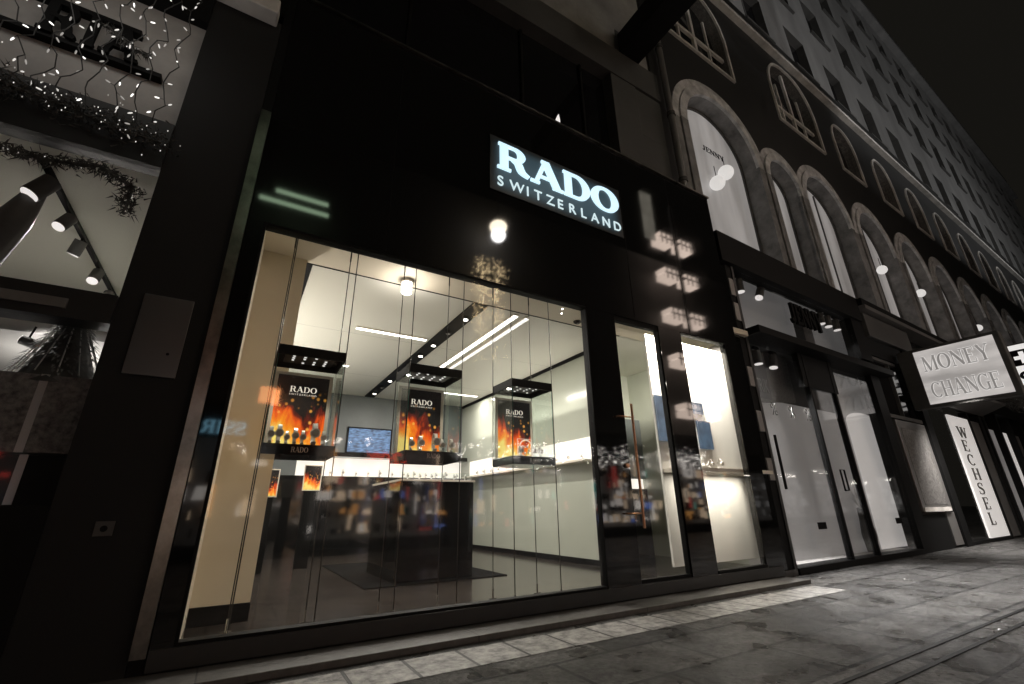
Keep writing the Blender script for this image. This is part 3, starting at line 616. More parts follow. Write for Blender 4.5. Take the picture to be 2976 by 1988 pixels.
# sign on the fascia
sg = thing('shop_sign', 'backlit white RADO SWITZERLAND lettering on a dim blue panel on the black fascia', 'sign', (2.38, 0, 5.34))
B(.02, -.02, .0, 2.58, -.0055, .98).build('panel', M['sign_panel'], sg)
for mb in serif('RADO', (.12, -.0205, .41), EX, EZ, .46, 2.4, .03, grow=.045): mb.build('letter', M['sign_white'], sg)
xs = [0, .2, .5, .63, .85, 1.07, 1.29, 1.53, 1.73, 1.98, 2.23]
for ch, x in zip('SWITZERLAND', xs):
    sans(ch, (.14 + x, -.0205, .1), EX, EZ, .17, None, .015, 1, 'letter', M['sign_small'], sg)
lamp('AREA', (1.3, -.12, .5), 1.2, sg, (.6, .85, 1), 2.2, .5, (R(90), 0, 0))
fl = thing('fascia_floodlight', 'tiny white lamp standing on the top edge of the black fascia', 'lamp', (3.76, .05, ZT + .036))
MB().tube([(0, 0, 0), (0, 0, .06)], .01, 8).build('stem', M['dark_steel'], fl)
q = MB(); q.poly([(-.06, 0, .06), (.05, 0, .06), (.05, 0, .17), (.03, 0, .3)], (0, .05, 0)); q.build('head', M['lens_dim'], fl)
# building above the shop
ub = thing('upper_building', 'dark stone building above the black shop with a recessed glass storey and limestone slab', 'building', (0, .4, 0))
def up(nm, m, *a, bevel=0): return B(*a).build(nm, M[m], ub, bevel)
up('glazing', 'dark_pane', -2, .25, 7.25, 5.6, .3, 10.1)
for x in (1.2, 3.4, 4.9): up('mullion', 'near_black', x, .2, 7.25, x + .05, .249, 10.1)
up('stone_column', 'slab_dark', 5.62, 0, 7.25, 6.38, .5, 10.098, bevel=.01)
up('stone_panel', 'slab_dark', 6.4, .03, 7.25, 7.2, .5, 8.75); up('stone_panel', 'slab_dark', 6.4, .034, 8.76, 7.2, .5, 10.4)
up('stone_band', 'slab_dark', -12, -.02, 10.1, 7.2, .6, 10.95)
up('limestone_wall', 'slab_light', -12, .1, 10.952, 7.18, .6, 24)
up('window', 'dark_pane', 3.2, .02, 12.0, 4.6, .099, 15); up('window', 'dark_pane', 0.2, .02, 12.0, 1.6, .099, 15)
bm_ = thing('canopy_beam', 'black box beam jutting over the pavement high above the right end of the shop', 'beam', (6.0, .35, 10.95))
B(0, -4.5, 0, .6, .05, .6).build('beam_body', M['near_black'], bm_, .01); B(-.05, .051, -.15, .65, .06, .75).build('wall_plate', M['slab_dark'], bm_)

# ================================================================== LEFT NEIGHBOUR
ls = thing('corner_shop', 'grey neighbouring shop at the left edge with tall windows behind a wide black stone column', 'shop', (0, 0, 0))
def lp(nm, m, *a, label=None):
    o = B(*a).build(nm, M[m], ls)
    if label: o['label'] = label
    return o
lp('column', 'col_stone', -1.08, 0, 0, -.425, .3, 6.6, label='wide black stone column between the two shops')
lp('column', 'near_black', -.42, 0.001, 0, -.325, .3, 7.2)
lp('upper_wall', 'near_black', -6, .02, 6.75, X0 - .001, .4, 12)
lp('beam', 'near_black', -6, -.02, 6.1, -1.081, .2, 6.749); lp('beam', 'black_matt', -6, -.015, 4.14, -1.081, .16, 4.66); lp('beam', 'black_matt', -6, -.03, 2.55, -1.081, .2, 2.8)
lp('sign_panel', 'sign_grey', -6, .08, 4.661, -1.081, .14, 6.099, label='satin grey sign panel above the left window')
lp('base_wall', 'near_black', -6, -.01, 0, -1.081, .3, 1.17)
lp('window_pane', 'pane', -6, .05, 2.801, -1.081, .06, 4.139); lp('window_pane', 'pane', -6, .05, 1.171, -1.081, .06, 2.549)
lp('ceiling', 'ceiling', -6, .17, 4.145, -1.081, 5, 4.25); lp('back_wall', 'shop_grey', -6, 5, 0, -1.081, 5.1, 4.14)
lp('side_wall', 'shop_grey', -1.08, .301, 1.0, -1.0, 5, 4.14); lp('ceiling_track', 'near_black', -1.99, .3, 4.09, -1.95, 3.6, 4.144)
lp('transom_lamp', 'alu', -2.2, -.05, 2.62, -1.36, -.031, 2.7); lp('mid_ceiling', 'shop_grey', -6, .9, 2.66, -1.1, 5, 2.72)
bd = MB(); bd.box(-2.5, -.012, 5.16, -1.3, .079, 5.21); bd.box(-2.5, -.012, 5.6, -1.55, .079, 5.65); o = bd.build('letter_rail', M['near_black'], ls)
for mb in serif('RIA', (-2.22, .0, 5.21), EX, EZ, .38, .72, .04, grow=.06): mb.build('letter', M['ink'], ls)
aw = thing('awning_box', 'pale grey awning cassette at the top left above the black column', 'awning', (-1.35, -.1, 6.5))
B(0, -.1, 0, .88, .1, .22).build('cassette', M['cassette'], aw, .015); B(-3, -.05, .02, -.02, .1, .2).build('arm', M['black_matt'], aw)
pl = thing('wall_plate', 'plain satin metal plate on the black column between the shops', 'metal plate', (-.92, 0, 2.16))
B(0, -.02, 0, .35, -.001, .71).build('plate', M['plate'], pl, .003); MB().tube([(.26, -.024, .2), (.26, -.02, .2)], .012, 10).build('lock', M['near_black'], pl)
sk = thing('socket_box', 'small square socket box low on the black column', 'socket', (-.81, 0, .96))
B(0, -.014, 0, .11, -.001, .1).build('cover', M['shop_dark'], sk, .003); MB().tube([(.055, -.017, .05), (.055, -.0142, .05)], .022, 14).build('socket', M['near_black'], sk)
for k, (y, tilt, sc_) in enumerate(((.55, 0, 1.3), (1.2, 10, 1), (1.75, -25, 1.0), (2.5, 20, 1.05), (3.2, 30, 1))):
    s = thing('track_spotlight', f'{ordn[k]} track spotlight from the street on the ceiling of the left shop', 'spotlight', (-1.97, y, 4.088), R(tilt * 3), 'track spotlights in the left shop'); s.scale = (sc_,) * 3
    MB().tube([(0, 0, 0), (0, 0, -.06)], .014, 8).build('stem', M['near_black'], s)
    MB().tube([(.03, 0, -.04), (-.04, -.03, -.2)], .06, 16).build('can', M['shop_dark'], s)
    MB().tube([(-.04, -.03, -.2), (-.044, -.033, -.208)], .054, 16).build('lens', M['lens_dim'], s)
    if k: lamp('SPOT', (-.06, -.045, -.25), 110, s, (1, .95, .9), .05, rot=(R(-10), R(20), 0), spot=1.9)
s = thing('track_spotlight', 'single aimed spotlight low in the left shop beside the decorated tree', 'spotlight', (-1.72, .7, 2.66), 0, 'track spotlights in the left shop')
MB().tube([(0, 0, 0), (-.02, 0, -.12)], .008, 8).build('stem', M['near_black'], s); MB().tube([(.06, 0, -.17), (-.06, 0, -.13)], .04, 14).build('can', M['shop_dark'], s); MB().tube([(-.06, 0, -.13), (-.066, 0, -.128)], .035, 14).build('lens', M['lens_dim'], s)
lamp('SPOT', (-.1, .0, -.13), 90, s, (1, .95, .9), .05, rot=(R(60), 0, R(-30)), spot=2.4, blend=1); lamp('POINT', (0.1, .9, -.5), 30, s, (1, .95, .9), .1)  # the point light is added to brighten the lower window
cu = thing('dark_drape', 'dark conical drape hanging at the far left of the left shop window', 'drape', (-2.1, .6, 3.0))
MB().tube([(.12, 0, 1.1), (0.02, 0, .6), (-.15, 0, 0)], [.04, .12, .16], 12).build('cloth', M['shop_dark'], cu)
# garlands and fir
def needles(mb, p, n, ln, sp):
    for _ in range(n):
        c = Vector(p) + Vector((random.gauss(0, sp), random.gauss(0, sp * .6), random.gauss(0, sp * .6)))
        d = Vector((random.uniform(-1, 1), random.uniform(-1, 1), random.uniform(-1.1, .7))).normalized() * ln * random.uniform(.6, 1.4)
        sd = d.cross(Vector((random.random(), random.random(), random.random()))).normalized() * ln * .13
        mb._a([c - sd, c + sd, c + d], [(0, 1, 2)])
def garland(label, pts, dens, sp, bulbs, ln=.06):
    t = thing('garland', label, 'garland', pts[0], group='fir garlands on the left shop')
    o0 = Vector(pts[0]); mb = MB(); pp = [Vector(p) - o0 for p in pts]
    for i in range(len(pp) - 1):
        n = max(2, int((pp[i + 1] - pp[i]).length * dens))
        for k in range(n):
            c = pp[i].lerp(pp[i + 1], k / n); needles(mb, c, 16, ln, sp)
    mb.tube(pp, .012, 6); mb.build('foliage', M['leaf'], t); pass
    for _ in range(bulbs):
        i = random.randrange(len(pp) - 1); c = pp[i].lerp(pp[i + 1], random.random()) + Vector((random.gauss(0, sp), -abs(random.gauss(0, sp)), random.gauss(0, sp)))
        MB().ball(c, .0045, 6, 1, 1, 1.8).build('bulb', M[random.choice(['bulb', 'bulb_dim', 'bulb_dim'])], t)
garland('dense fir garland with tiny lights along the black beam under the grey sign panel', [(-2.6, -.08, 4.5), (-1.9, -.08, 4.44), (-1.5, -.08, 4.38), (-1.12, -.08, 4.36)], 60, .1, 80)
garland('drooping dark fir garland hanging across the tall left window', [(-2.6, -.1, 4.02), (-2.15, -.1, 3.86), (-1.8, -.1, 3.84), (-1.45, -.1, 3.92), (-1.2, -.1, 3.8), (-1.2, -.1, 3.52)], 50, .04, 22)
garland('thin broken twig of fir in front of the grey sign panel', [(-1.75, -.1, 5.45), (-1.55, -.1, 5.3), (-1.38, -.1, 5.28)], 30, .018, 5)
# light net: strings hanging in front of the sign panel
lens_ = []
for k in range(11):
    x = -2.7 + k * .155; zt = 6.35; zb = 4.1 + .3 * abs(math.sin(k * 1.7))
    if k == 10: zb = 4.4
    t = thing('light_string', f'{ordn[k]} fairy light string from the left in the net hanging before the grey sign panel', 'fairy lights', (x, -.3, zt), group='fairy light strings on the left shop')
    pts = []; n = 20
    for i in range(n + 1): pts.append((math.sin(i * 1.3 + k) * .035 + random.uniform(-.02, .02), random.uniform(-.04, .04), -(zt - zb) * i / n))
    wm = MB(); wm.tube(pts, .005, 5); bb = []
    for i in range(1, n + 1):
        if random.random() < .18: continue
        d = Vector((random.uniform(-.6, .6), random.uniform(-.5, .5), random.uniform(-1, .2))).normalized(); p = Vector(pts[i])
        wm.tube([p, p + d * .035], .0022, 4); bb.append((p + d * .035, d))
    wm.build('wire', M['wire'], t)
    for p, d in bb: MB().tube([p, p + d * .02, p + d * .036], [.005, .007, .003], 7).build('bulb', M[random.choice(['bulb', 'bulb', 'bulb_dim', 'bulb_dim', 'bulb_hot'])], t)
    if k % 2 == 0: lamp('POINT', (0, -.3, -.9), 1.5, t, (1, .95, .9), .15)
# christmas tree and gift boxes in lower left window
tr = thing('christmas_tree', 'dark conical tree with silver tinsel in the lower left window', 'christmas tree', (-1.42, .5, 1.9))
mb = MB(); mt = MB()
for i in range(900):
    h = random.random() ** .8; r = (1 - h) * .3 + .02; a = random.uniform(0, 6.28)
    c = Vector((r * math.cos(a), r * math.sin(a), .25 + h * .7)); d = Vector((math.cos(a), math.sin(a), -.8)) * random.uniform(.03, .06); sd = Vector((-math.sin(a), math.cos(a), 0)) * .01
    mb._a([c - sd, c + sd, c + d], [(0, 1, 2)])
mb.tube([(0, 0, 0.0), (0, 0, .5)], .03, 8); mb.tube([(0, 0, .2), (0, 0, .93)], [.26, .01], 16)
mb.build('crown', M['leaf'], tr)
for i in range(14):
    a = i * .45; mt.tube([(.03 * math.cos(a), .03 * math.sin(a), .9), (.15 * math.cos(a), .15 * math.sin(a), .6), (.29 * math.cos(a), .29 * math.sin(a), .27)], .005, 5)
mt.build('tinsel', M['tinsel'], tr)
for k, (x, y, z, a, b, c) in enumerate(((-1.42, .5, 1.55, .3, .24, .6), (-1.4, .55, 1.18, .28, .22, .36), (-1.75, .7, 1.18, .16, .2, .5))):
    g = thing('gift_box', ['patterned dark box right under the decorated tree', 'black gift box with silver bow standing on the window ledge', 'pale striped box left of the tree in the window'][k], 'gift box', (x, y, z), group='boxes in the lower left window')
    B(-a, -b, 0, a, b, c).build('body', M[['sequin', 'near_black', 'alu'][k]], g, .005); q = MB(); q.box(-.025, -b - .003, 0, .025, b + .003, c + .003); q.box(-a - .003, -.02, 0, a + .003, .02, c + .002); q.build('ribbon', M['tinsel'], g)
lp('window_ledge', 'near_black', -6, .07, 1.08, -1.081, 1.2, 1.179)

# ================================================================== RIGHT NEIGHBOUR (arcade building), local frame turned by 1.5 degrees
RA = R(1.5); RO = Vector((7.7, .15, 0))
def W3(s, d, z): return (RO.x + s * math.cos(RA) - d * math.sin(RA), RO.y + s * math.sin(RA) + d * math.cos(RA), z)
ab = thing('arcade_building', 'long soot dark building with lit round arches below and pale plaster storeys above', 'building', tuple(RO), RA)
def ap(nm, mb, m, parent=None, bevel=0, label=None):
    o = mb.build(nm, M[m], parent if parent is not None else ab, bevel)
    if label: o['label'] = label
    return o
SPR = 10.05
arches = [(2.02, 1.55, 2.05), (5.08, .88, 1.33)] + [(7.8 + 3.8 * k, 1.45, 1.9) for k in range(15)]
S_END = 66
def prof_round(cx, r, spring, n=24): return [(cx + r * math.cos(math.pi - math.pi * i / n), spring + r * math.sin(math.pi * i / n)) for i in range(n + 1)]
def prof_gothic(cx, r, spring, rise, n=12):
    out = []
    for i in range(2 * n + 1):
        u = -1 + i / n; out.append((cx + u * r, spring + rise * (1 - abs(u) ** 2.6) ** .62 * (1 if abs(u) < 1 else 0) + 0))
    return out
def wall_open(zb, zt, d, s0, s1, ops):
    """wall face with openings; ops = list of (x0, x1, zbottom, top profile); reveals 'depth' deep"""
    mb = MB(); x = s0
    q = lambda a, b, c, e: mb.quad((a[0], d, a[1]), (b[0], d, b[1]), (c[0], d, c[1]), (e[0], d, e[1]))
    for (a, b, z0, pr) in ops:
        q((x, zb), (a, zb), (a, zt), (x, zt))
        if z0 > zb: q((a, zb), (b, zb), (b, z0), (a, z0))
        for i in range(len(pr) - 1): q(pr[i], pr[i + 1], (pr[i + 1][0], zt), (pr[i][0], zt))
        x = b
    q((x, zb), (s1, zb), (s1, zt), (x, zt))
    return mb
def reveal(a, b, z0, pr, d0, d1):
    mb = MB(); path = [(a, z0)] + pr + [(b, z0)]
    for i in range(len(path) - 1):
        p, q = path[i], path[i + 1]; mb.quad((p[0], d0, p[1]), (q[0], d0, q[1]), (q[0], d1, q[1]), (p[0], d1, p[1]))
    mb.quad((a, d0, z0), (b, d0, z0), (b, d1, z0), (a, d1, z0)); return mb
def band(pi, po, d0, d1):
    """moulding between an inner and an outer profile (same count), front at d0, back at d1"""
    mb = MB()
    for i in range(len(pi) - 1):
        a, b, c, e = pi[i], pi[i + 1], po[i + 1], po[i]
        mb.quad((a[0], d0, a[1]), (b[0], d0, b[1]), (c[0], d0, c[1]), (e[0], d0, e[1]))
        mb.quad((e[0], d0, e[1]), (c[0], d0, c[1]), (c[0], d1, c[1]), (e[0], d1, e[1]))
        mb.quad((a[0], d0, a[1]), (b[0], d0, b[1]), (b[0], d1, b[1]), (a[0], d1, a[1]))
    return mb
ZB = 6.3
ops = [(c - r, c + r, ZB, prof_round(c, r, SPR)) for c, r, ro in arches]
ap('arcade_wall', wall_open(ZB, 12.6, .3, -.6, S_END, ops), 'dark_wall')
for k, (c, r, ro) in enumerate(arches):
    ap('arch_reveal', reveal(c - r, c + r, ZB, prof_round(c, r, SPR), .3, .7), 'pier_stone')
    far = k > 9
    for (ri, rr, dd) in ((r + .001, r + (ro - r) * .52, .22), (r + (ro - r) * .52 + .004, ro, .265)):
        pi = [(c - ri, ZB)] + prof_round(c, ri, SPR) + [(c + ri, ZB)]; po = [(c - rr, ZB)] + prof_round(c, rr, SPR) + [(c + rr, ZB)]
        n = len(pi)
        ap('arch_surround', band(pi[1:-1], po[1:-1], dd, .31), 'arch_stone')
        ap('arch_pier', band(pi[:2], po[:2], dd + .002, .31), 'pier_stone'); ap('arch_pier', band(pi[-2:], po[-2:], dd + .002, .31), 'pier_stone')
    wn_ = MB(); pr = prof_round(c, r + .05, SPR)
    for i in range(len(pr) - 1): wn_.quad((pr[i][0], .71, ZB), (pr[i + 1][0], .71, ZB), (pr[i + 1][0], .71, pr[i + 1][1]), (pr[i][0], .71, pr[i][1]))
    wo = ap('arched_window', wn_, 'curtain')
    f = MB(); pi = [(c - r + .07, ZB)] + prof_round(c, r - .07, SPR) + [(c + r - .07, ZB)]; po = [(c - r, ZB)] + prof_round(c, r - .001, SPR) + [(c + r, ZB)]
    f = band(pi, po, .66, .705); 
    if k != 0 and k != 1: f.box(c + .35, .665, ZB, c + .39, .703, SPR + 1.2)
    f.build('frame', M['shop_dark'], wo)
for k, (s, z, r) in enumerate(((2.25, 9.45, .2), (1.72, 8.88, .19))):
    g = thing('globe_lamp', ['higher right', 'lower left'][k] + ' one of two glowing milk glass globes in the first lit arch', 'pendant lamp', W3(s, .5, z), group='globe lamps in the first arch')
    MB().ball((0, 0, 0), r, 24).build('globe', M['globe'], g); MB().tube([(0, 0, r), (0, 0, r + .35)], .01, 6).build('rod', M['near_black'], g)
for k in (3, 4, 6):
    c = arches[k][0]; g = thing('globe_lamp', f'glowing globe lamp in the {ordn[k]} lit arch from the left', 'pendant lamp', W3(c + .3, .48, 9.3), group='globe lamps in the farther arches')
    MB().ball((0, 0, 0), .17, 16).build('globe', M['globe'], g); MB().tube([(0, 0, .17), (0, 0, .5)], .01, 6).build('rod', M['near_black'], g)
jt = thing('window_lettering', 'tiny dark letters on the glass of the first lit arch above the globes', 'lettering', W3(1.55, .6, 9.98), RA)
for mb in serif('JENNY', (0, 0, 0), (1, 0, 0), EZ, .17, .95, .01, grow=.0): mb.build('letter', M['ink'], jt)
# gothic storey
gw = [(1.99, 1.49, 15.1, 1.45), (7.72, 1.5, 15.1, 1.45)] + [(11.72 + 3.8 * k, .95, 14.9, 1.0) for k in range(14)]
ops = [(c - r, c + r, 13.44, prof_gothic(c, r, sp_, ri)) for c, r, sp_, ri in gw]
ap('gothic_storey_wall', wall_open(12.6, 17.0, .3, -.6, S_END, ops), 'dark_wall')
for k, (c, r, sp_, ri) in enumerate(gw):
    pr = prof_gothic(c, r, sp_, ri)
    ap('window_reveal', reveal(c - r, c + r, 13.44, pr, .3, .62), 'reveal')
    wp = ap('gothic_window', B(c - r - .02, .62, 13.42, c + r + .02, .64, sp_ + ri + .1), 'dark_pane')
    po = [(c - r - .09, 13.4)] + [(c + (x - c) * (1 + .09 / r), z + .07) for x, z in pr] + [(c + r + .09, 13.4)]; pi = [(c - r, 13.4)] + pr + [(c + r, 13.4)]
    f = band(pi, po, .24, .301); f.box(c - r - .09, .24, 13.33, c + r + .09, .305, 13.42); f.build('frame', M['trim'], wp)
    if k < 2:
        m_ = MB(); a = .06
        m_.box(c - a, .39, 13.44, c + a, .47, sp_ + ri - .05); m_.box(c - r, .393, 14.3, c + r, .467, 14.42)
        m_.box(c - r, .395, 13.44, c - r + .08, .465, 15.1)
        for q in (-.5, .5): m_.box(c + q * r - .035, .4, 13.44, c + q * r + .035, .46, 15.6)
        m_.build('mullion', M['trim'], wp)
ap('string_course', B(-.6, .1, 17.0, S_END, .5, 17.16), 'trim'); ap('string_course', B(-.6, .16, 17.165, S_END, .5, 17.75), 'dark_wall')
# pale storeys
rows = [(18.1, 20.5), (22.7, 25.2), (27.2, 29.5), (31.3, 33.2)]
mb = MB(); cols = [3.2 + 3.5 * k for k in range(-1, 18)]
zs = [17.75] + [z for r_ in rows for z in r_] + [34.4]
for i in range(len(zs) - 1):
    if i % 2 == 0: mb.quad((-.6, .3, zs[i]), (S_END, .3, zs[i]), (S_END, .3, zs[i + 1]), (-.6, .3, zs[i + 1]))
    else:
        x = -.6
        for c in cols:
            if c - .85 > x: mb.quad((x, .3, zs[i]), (c - .85, .3, zs[i]), (c - .85, .3, zs[i + 1]), (x, .3, zs[i + 1]))
            x = c + .85
        mb.quad((x, .3, zs[i]), (S_END, .3, zs[i]), (S_END, .3, zs[i + 1]), (x, .3, zs[i + 1]))
ap('plaster_wall', mb, 'plaster')
for (z0, z1) in rows:
    for c in cols:
        if c < -.6: continue
        wo = ap('window', B(c - .86, .6, z0 - .01, c + .86, .62, z1 + .01), 'dark_pane')
        f = reveal(c - .85, c + .85, z0, [(c - .85, z1), (c + .85, z1)], .301, .6); f.box(c - .04, .56, z0, c + .04, .598, z1); f.box(c - .95, .2, z0 - .12, c + .95, .299, z0 - .01); f.build('frame', M['slab_dark'], wo)  # reveal colour darkened to put shade into the window recesses
ap('cornice', B(-.6, -.1, 34.4, S_END, .5, 34.8), 'plaster')
for k, (a, b) in enumerate(((-.6, 31.5), (32.5, 38), (39, S_END))):
    ap('attic', B(a, .15, 34.8, b, 2, 37.2), 'slab_dark')
ap('roof_edge', B(-.6, 2.05, 34.8, S_END, 6, 38.4), 'near_black')
ap('side_wall', B(-.61, .31, 6.3, -.3, 8, 34.4), 'dark_wall')
# downpipe
dp = thing('downpipe', 'grey rainwater pipe with brackets in the corner left of the first arch', 'downpipe', W3(-.38, .12, 6.4), RA)
MB().tube([(0, 0, 0), (0, 0, 6.0), (.12, 0, 6.4), (.12, 0, 11)], .075, 14).build('pipe', M['alu'], dp)
for z in (1.3, 3.2, 5.4, 7.6): MB().tube([(0 if z < 6 else .12, 0, z), (0 if z < 6 else .12, 0, z + .1)], .095, 14).build('bracket', M['shop_dark'], dp)

# ---- fashion shop front
js = thing('fashion_shop_front', 'black framed shop front with grey lit interior and JENNY letters above the door', 'shop', tuple(RO), RA)
def jp(nm, m, *a, label=None, bevel=0):
    o = B(*a).build(nm, M[m], js, bevel)
    if label: o['label'] = label
    return o
jp('canopy_band', 'near_black', .12, -.1, 5.82, 6.55, .18, 6.54, bevel=.01)
jp('post', 'black_glass', .02, -.02, 0, .3, .25, 5.81); jp('post', 'black_matt', .5, -.03, 0, .58, .25, 5.815)
for z in (1.5, 2.35, 3.2, 4.55, 5.1):  # grey blocks stand in for reflections on the glass post
    jp('reflection_block', 'alu', .32, -.035, z, .48, .2, z + .38, label='small grey block imitating a reflection in the left post of the fashion shop')
jp('post', 'near_black', .301, -.01, 0, .499, .24, 5.812)
jp('post', 'near_black', 5.92, -.04, 4.66, 6.6, .25, 5.818); jp('post', 'near_black', 6.1, -.035, 0, 6.62, .25, 4.3)
jp('base', 'near_black', .6, -.05, 0, 6.09, .25, .1)
jp('awning_box', 'near_black', .55, -.3, 4.24, 6.9, .2, 4.4, label='black awning box above the door', bevel=.01)
for q in (2.66, 3.84): jp('mullion', 'near_black', q, -.01, .101, q + .07, .1, 4.31)
jp('transom', 'near_black', 2.5, .0, 3.48, 4.04, .12, 4.315, label='black panel over the glass door')
jp('window_pane', 'pane', .59, .03, .101, 2.655, .04, 4.31); jp('glass_door', 'pane', 2.735, .03, .101, 3.835, .04, 3.475); jp('window_pane', 'pane', 4.05, .03, .101, 6.095, .04, 4.31)
jp('window_pane', 'pane', .585, .03, 4.505, 5.91, .04, 5.81)
jp('back_panel', 'grey_panel', .6, .5, .101, 5.0, .55, 3.2, label='plain grey lit panel behind the door')
jp('upper_back', 'grey_panel', .6, .7, 4.4, 8.6, .75, 6.54); jp('floor', 'shop_grey', .6, .25, .02, 6.0, 1.2, .1); jp('upper_ceiling', 'shop_grey', .6, .26, 6.3, 8.6, .69, 6.34)
jp('side_wall', 'shop_grey', .4, .26, .1, .59, .69, 5.8)
jp('ceiling', 'shop_dark', .6, .26, 4.33, 8.0, .69, 4.39)
jp('divider', 'shop_dark', 3.85, .3, 4.4, 4.3, .5, 5.81, label='dark vertical panel beside the letters')
g = MB(); pr = [(6.12 + 1.06 * math.cos(math.pi - math.pi * i / 20), 3.0 + .3 * math.sin(math.pi * i / 20)) for i in range(21)]
for i in range(20): g.quad((pr[i][0], .4, .12), (pr[i + 1][0], .4, .12), (pr[i + 1][0], .4, pr[i + 1][1]), (pr[i][0], .4, pr[i][1]))
sm = g.build('display_panel', M['white_panel'], js); sm['label'] = 'bright white round topped panel in the right hand window'
jp('back_panel', 'shop_grey', 5.01, .6, .1, 8.0, .65, 4.32); jp('upper_panel', 'shop_dark', .6, .56, 3.21, 5.0, .6, 4.32)
for mb in serif('JENNY', (2.6, .0, 5.0), EX, EZ, .47, 1.45, .06, grow=.09): mb.build('letter', M['ink'], js)
for k, s in enumerate((.95, 1.6, 2.25)): sans('%', (s, .02, 2.72), EX, EZ, .24, None, .005, 1, 'percent_mark', M['shop_dark'], js)
for s in (1.7, 5.2): jp('notice_strip', 'ink', s, .015, .66, s + .3, .028, .78)
dh = MB(); dh.tube([(2.95, -.06, 1.35), (2.95, -.06, 1.75), (3.12, -.06, 1.75), (3.12, -.06, 1.35), (2.95, -.06, 1.35)], .018, 8); dh.build('handle', M['near_black'], js)
dh = MB(); dh.tube([(.68, -.08, 1.35), (.68, -.08, 2.3)], .025, 8); dh.build('handle', M['near_black'], js)
for k, (s, z, t) in enumerate(((1.12, 5.8, 0), (2.0, 5.8, 28), (4.7, 5.8, 0), (5.1, 5.8, 5), (5.55, 5.8, 0), (1.5, 4.25, 0), (2.15, 4.25, 12))):
    lb = ['upper spotlight nearest the left post', 'tilted second upper spotlight from the left', 'upper spotlight just right of the dark divider', 'middle one of the three right hand upper spotlights', 'rightmost upper spotlight', 'lower spotlight just under the awning at the left', 'second lower spotlight under the awning'][k]
    sp_ = thing('shop_spotlight', lb + ' of the fashion shop', 'spotlight', W3(s, .2 if k < 5 else .35, z), RA, 'spotlights in the fashion shop')
    B(-.09, -.03, 0, .12, .03, .05).build('bracket', M['near_black'], sp_)
    dx = -math.sin(R(t)); dz = -math.cos(R(t))
    MB().tube([(0, 0, -.04), (dx * .33, 0, dz * .33)], .085, 18).build('can', M['shop_dark'], sp_)
    MB().tube([(dx * .331, 0, dz * .331), (dx * .345, 0, dz * .345)], .083, 18).build('lens', M['lens_dim'], sp_)
    lamp('SPOT', (dx * .4, -.02, dz * .4), 45 if k < 5 else 1500, sp_, (1, .97, .95), .07, rot=(R(-14 if k < 5 else -38), R(t * .6), 0), spot=1.7, blend=.8)
ct = thing('patterned_banner', 'dark sequin patterned cloth banner hanging high inside the left window of the fashion shop', 'banner', W3(1.75, .46, 3.1), RA)
MB().poly([(-.3, 0, 0), (1.2, 0, .15), (1.2, 0, 1.25), (.2, 0, 1.2)], (0, .02, 0)).build('cloth', M['sequin'], ct); B(-.5, -.001, .1, .2, .018, 1.1).build('hem', M['shop_dark'], ct)
sans('TRIK', (-.35, -.003, .25), EX, EZ, .3, .5, .004, 1, 'lettering', M['alu'], ct)
vz = thing('floor_vase', 'tall dark slanting vase with pale twigs in the right window of the fashion shop', 'vase', W3(4.5, .35, .1), RA)
MB().tube([(0, 0, 0), (.03, 0, .35), (0, 0, .7), (-.05, 0, .9)], [.1, .14, .1, .08], 16).build('vase', M['shop_dark'], vz)
tw = MB()
for i in range(26):
    a = random.uniform(0, 6.28); r = random.uniform(.05, .22); tw.tube([(-.04, 0, .85), (-.05 + r * .5 * math.cos(a), r * .4 * math.sin(a), 1.05), (-.05 + r * math.cos(a), r * .6 * math.sin(a), 1.1 + random.uniform(0, .3))], .006, 4)
tw.build('twigs', M['tinsel'], vz)
# ---- exchange office front
mo = thing('exchange_office_front', 'exchange office front with a grey box panel above, a notice case and narrow glass bays', 'shop', tuple(RO), RA)
def mp(nm, m, *a, label=None, bevel=0):
    o = B(*a).build(nm, M[m], mo, bevel)
    if label: o['label'] = label
    return o
mp('box_panel', 'slab_dark', 6.66, -.12, 5.42, 9.75, .2, 6.12, bevel=.01); mp('ledge', 'alu', 6.56, -.25, 6.18, 22, .2, 6.3); mp('ledge', 'near_black', 6.56, -.2, 6.301, 60, .2, 6.52)
mp('panel_shadow_gap', 'near_black', 6.66, -.02, 4.9, 9.4, .2, 5.41)
mp('window_pane', 'dark_pane', 6.63, .1, 3.3, 8.95, .15, 4.895, label='dark window above the notice case'); 
fr = MB(); fr.box(6.63, .02, 3.2, 9.0, .16, 3.299); fr.box(6.63, .02, 4.8, 8.95, .099, 4.89); fr.box(7.75, .02, 3.3, 7.8, .099, 4.8); ap('window_frame', fr, 'shop_dark', mo)
mp('post', 'near_black', 9.0, -.06, 0, 9.45, .25, 5.415, label='black post left of the glass bays')
mp('wall', 'shop_dark', 6.63, .16, 0, 8.99, .2, 3.2); mp('base_panel', 'near_black', 6.65, .0, 0, 8.3, .159, .8)
mp('corner_panel', 'alu', 8.35, -.01, .06, 8.95, .158, .85)
nc = thing('notice_case', 'tall glazed notice case with dark prints on the front right of the fashion shop', 'notice case', W3(6.75, 0, .88), RA)
B(0, -.06, 0, 2.0, .15, 2.25).build('frame', M['alu'], nc, .01); B(.2, -.066, .16, 1.75, -.0605, 2.05).build('print', M['sequin'], nc); B(.05, -.075, .0, 1.9, -.061, .1).build('ledge', M['trim'], nc)
mp('window_pane', 'pane', 9.46, .03, .1, 11.2, .04, 3.95); mp('back_panel', 'grey_panel', 9.46, .5, .1, 11.3, .55, 3.9); mp('counter_block', 'shop_dark', 9.7, .3, 1.0, 10.6, .49, 2.2)
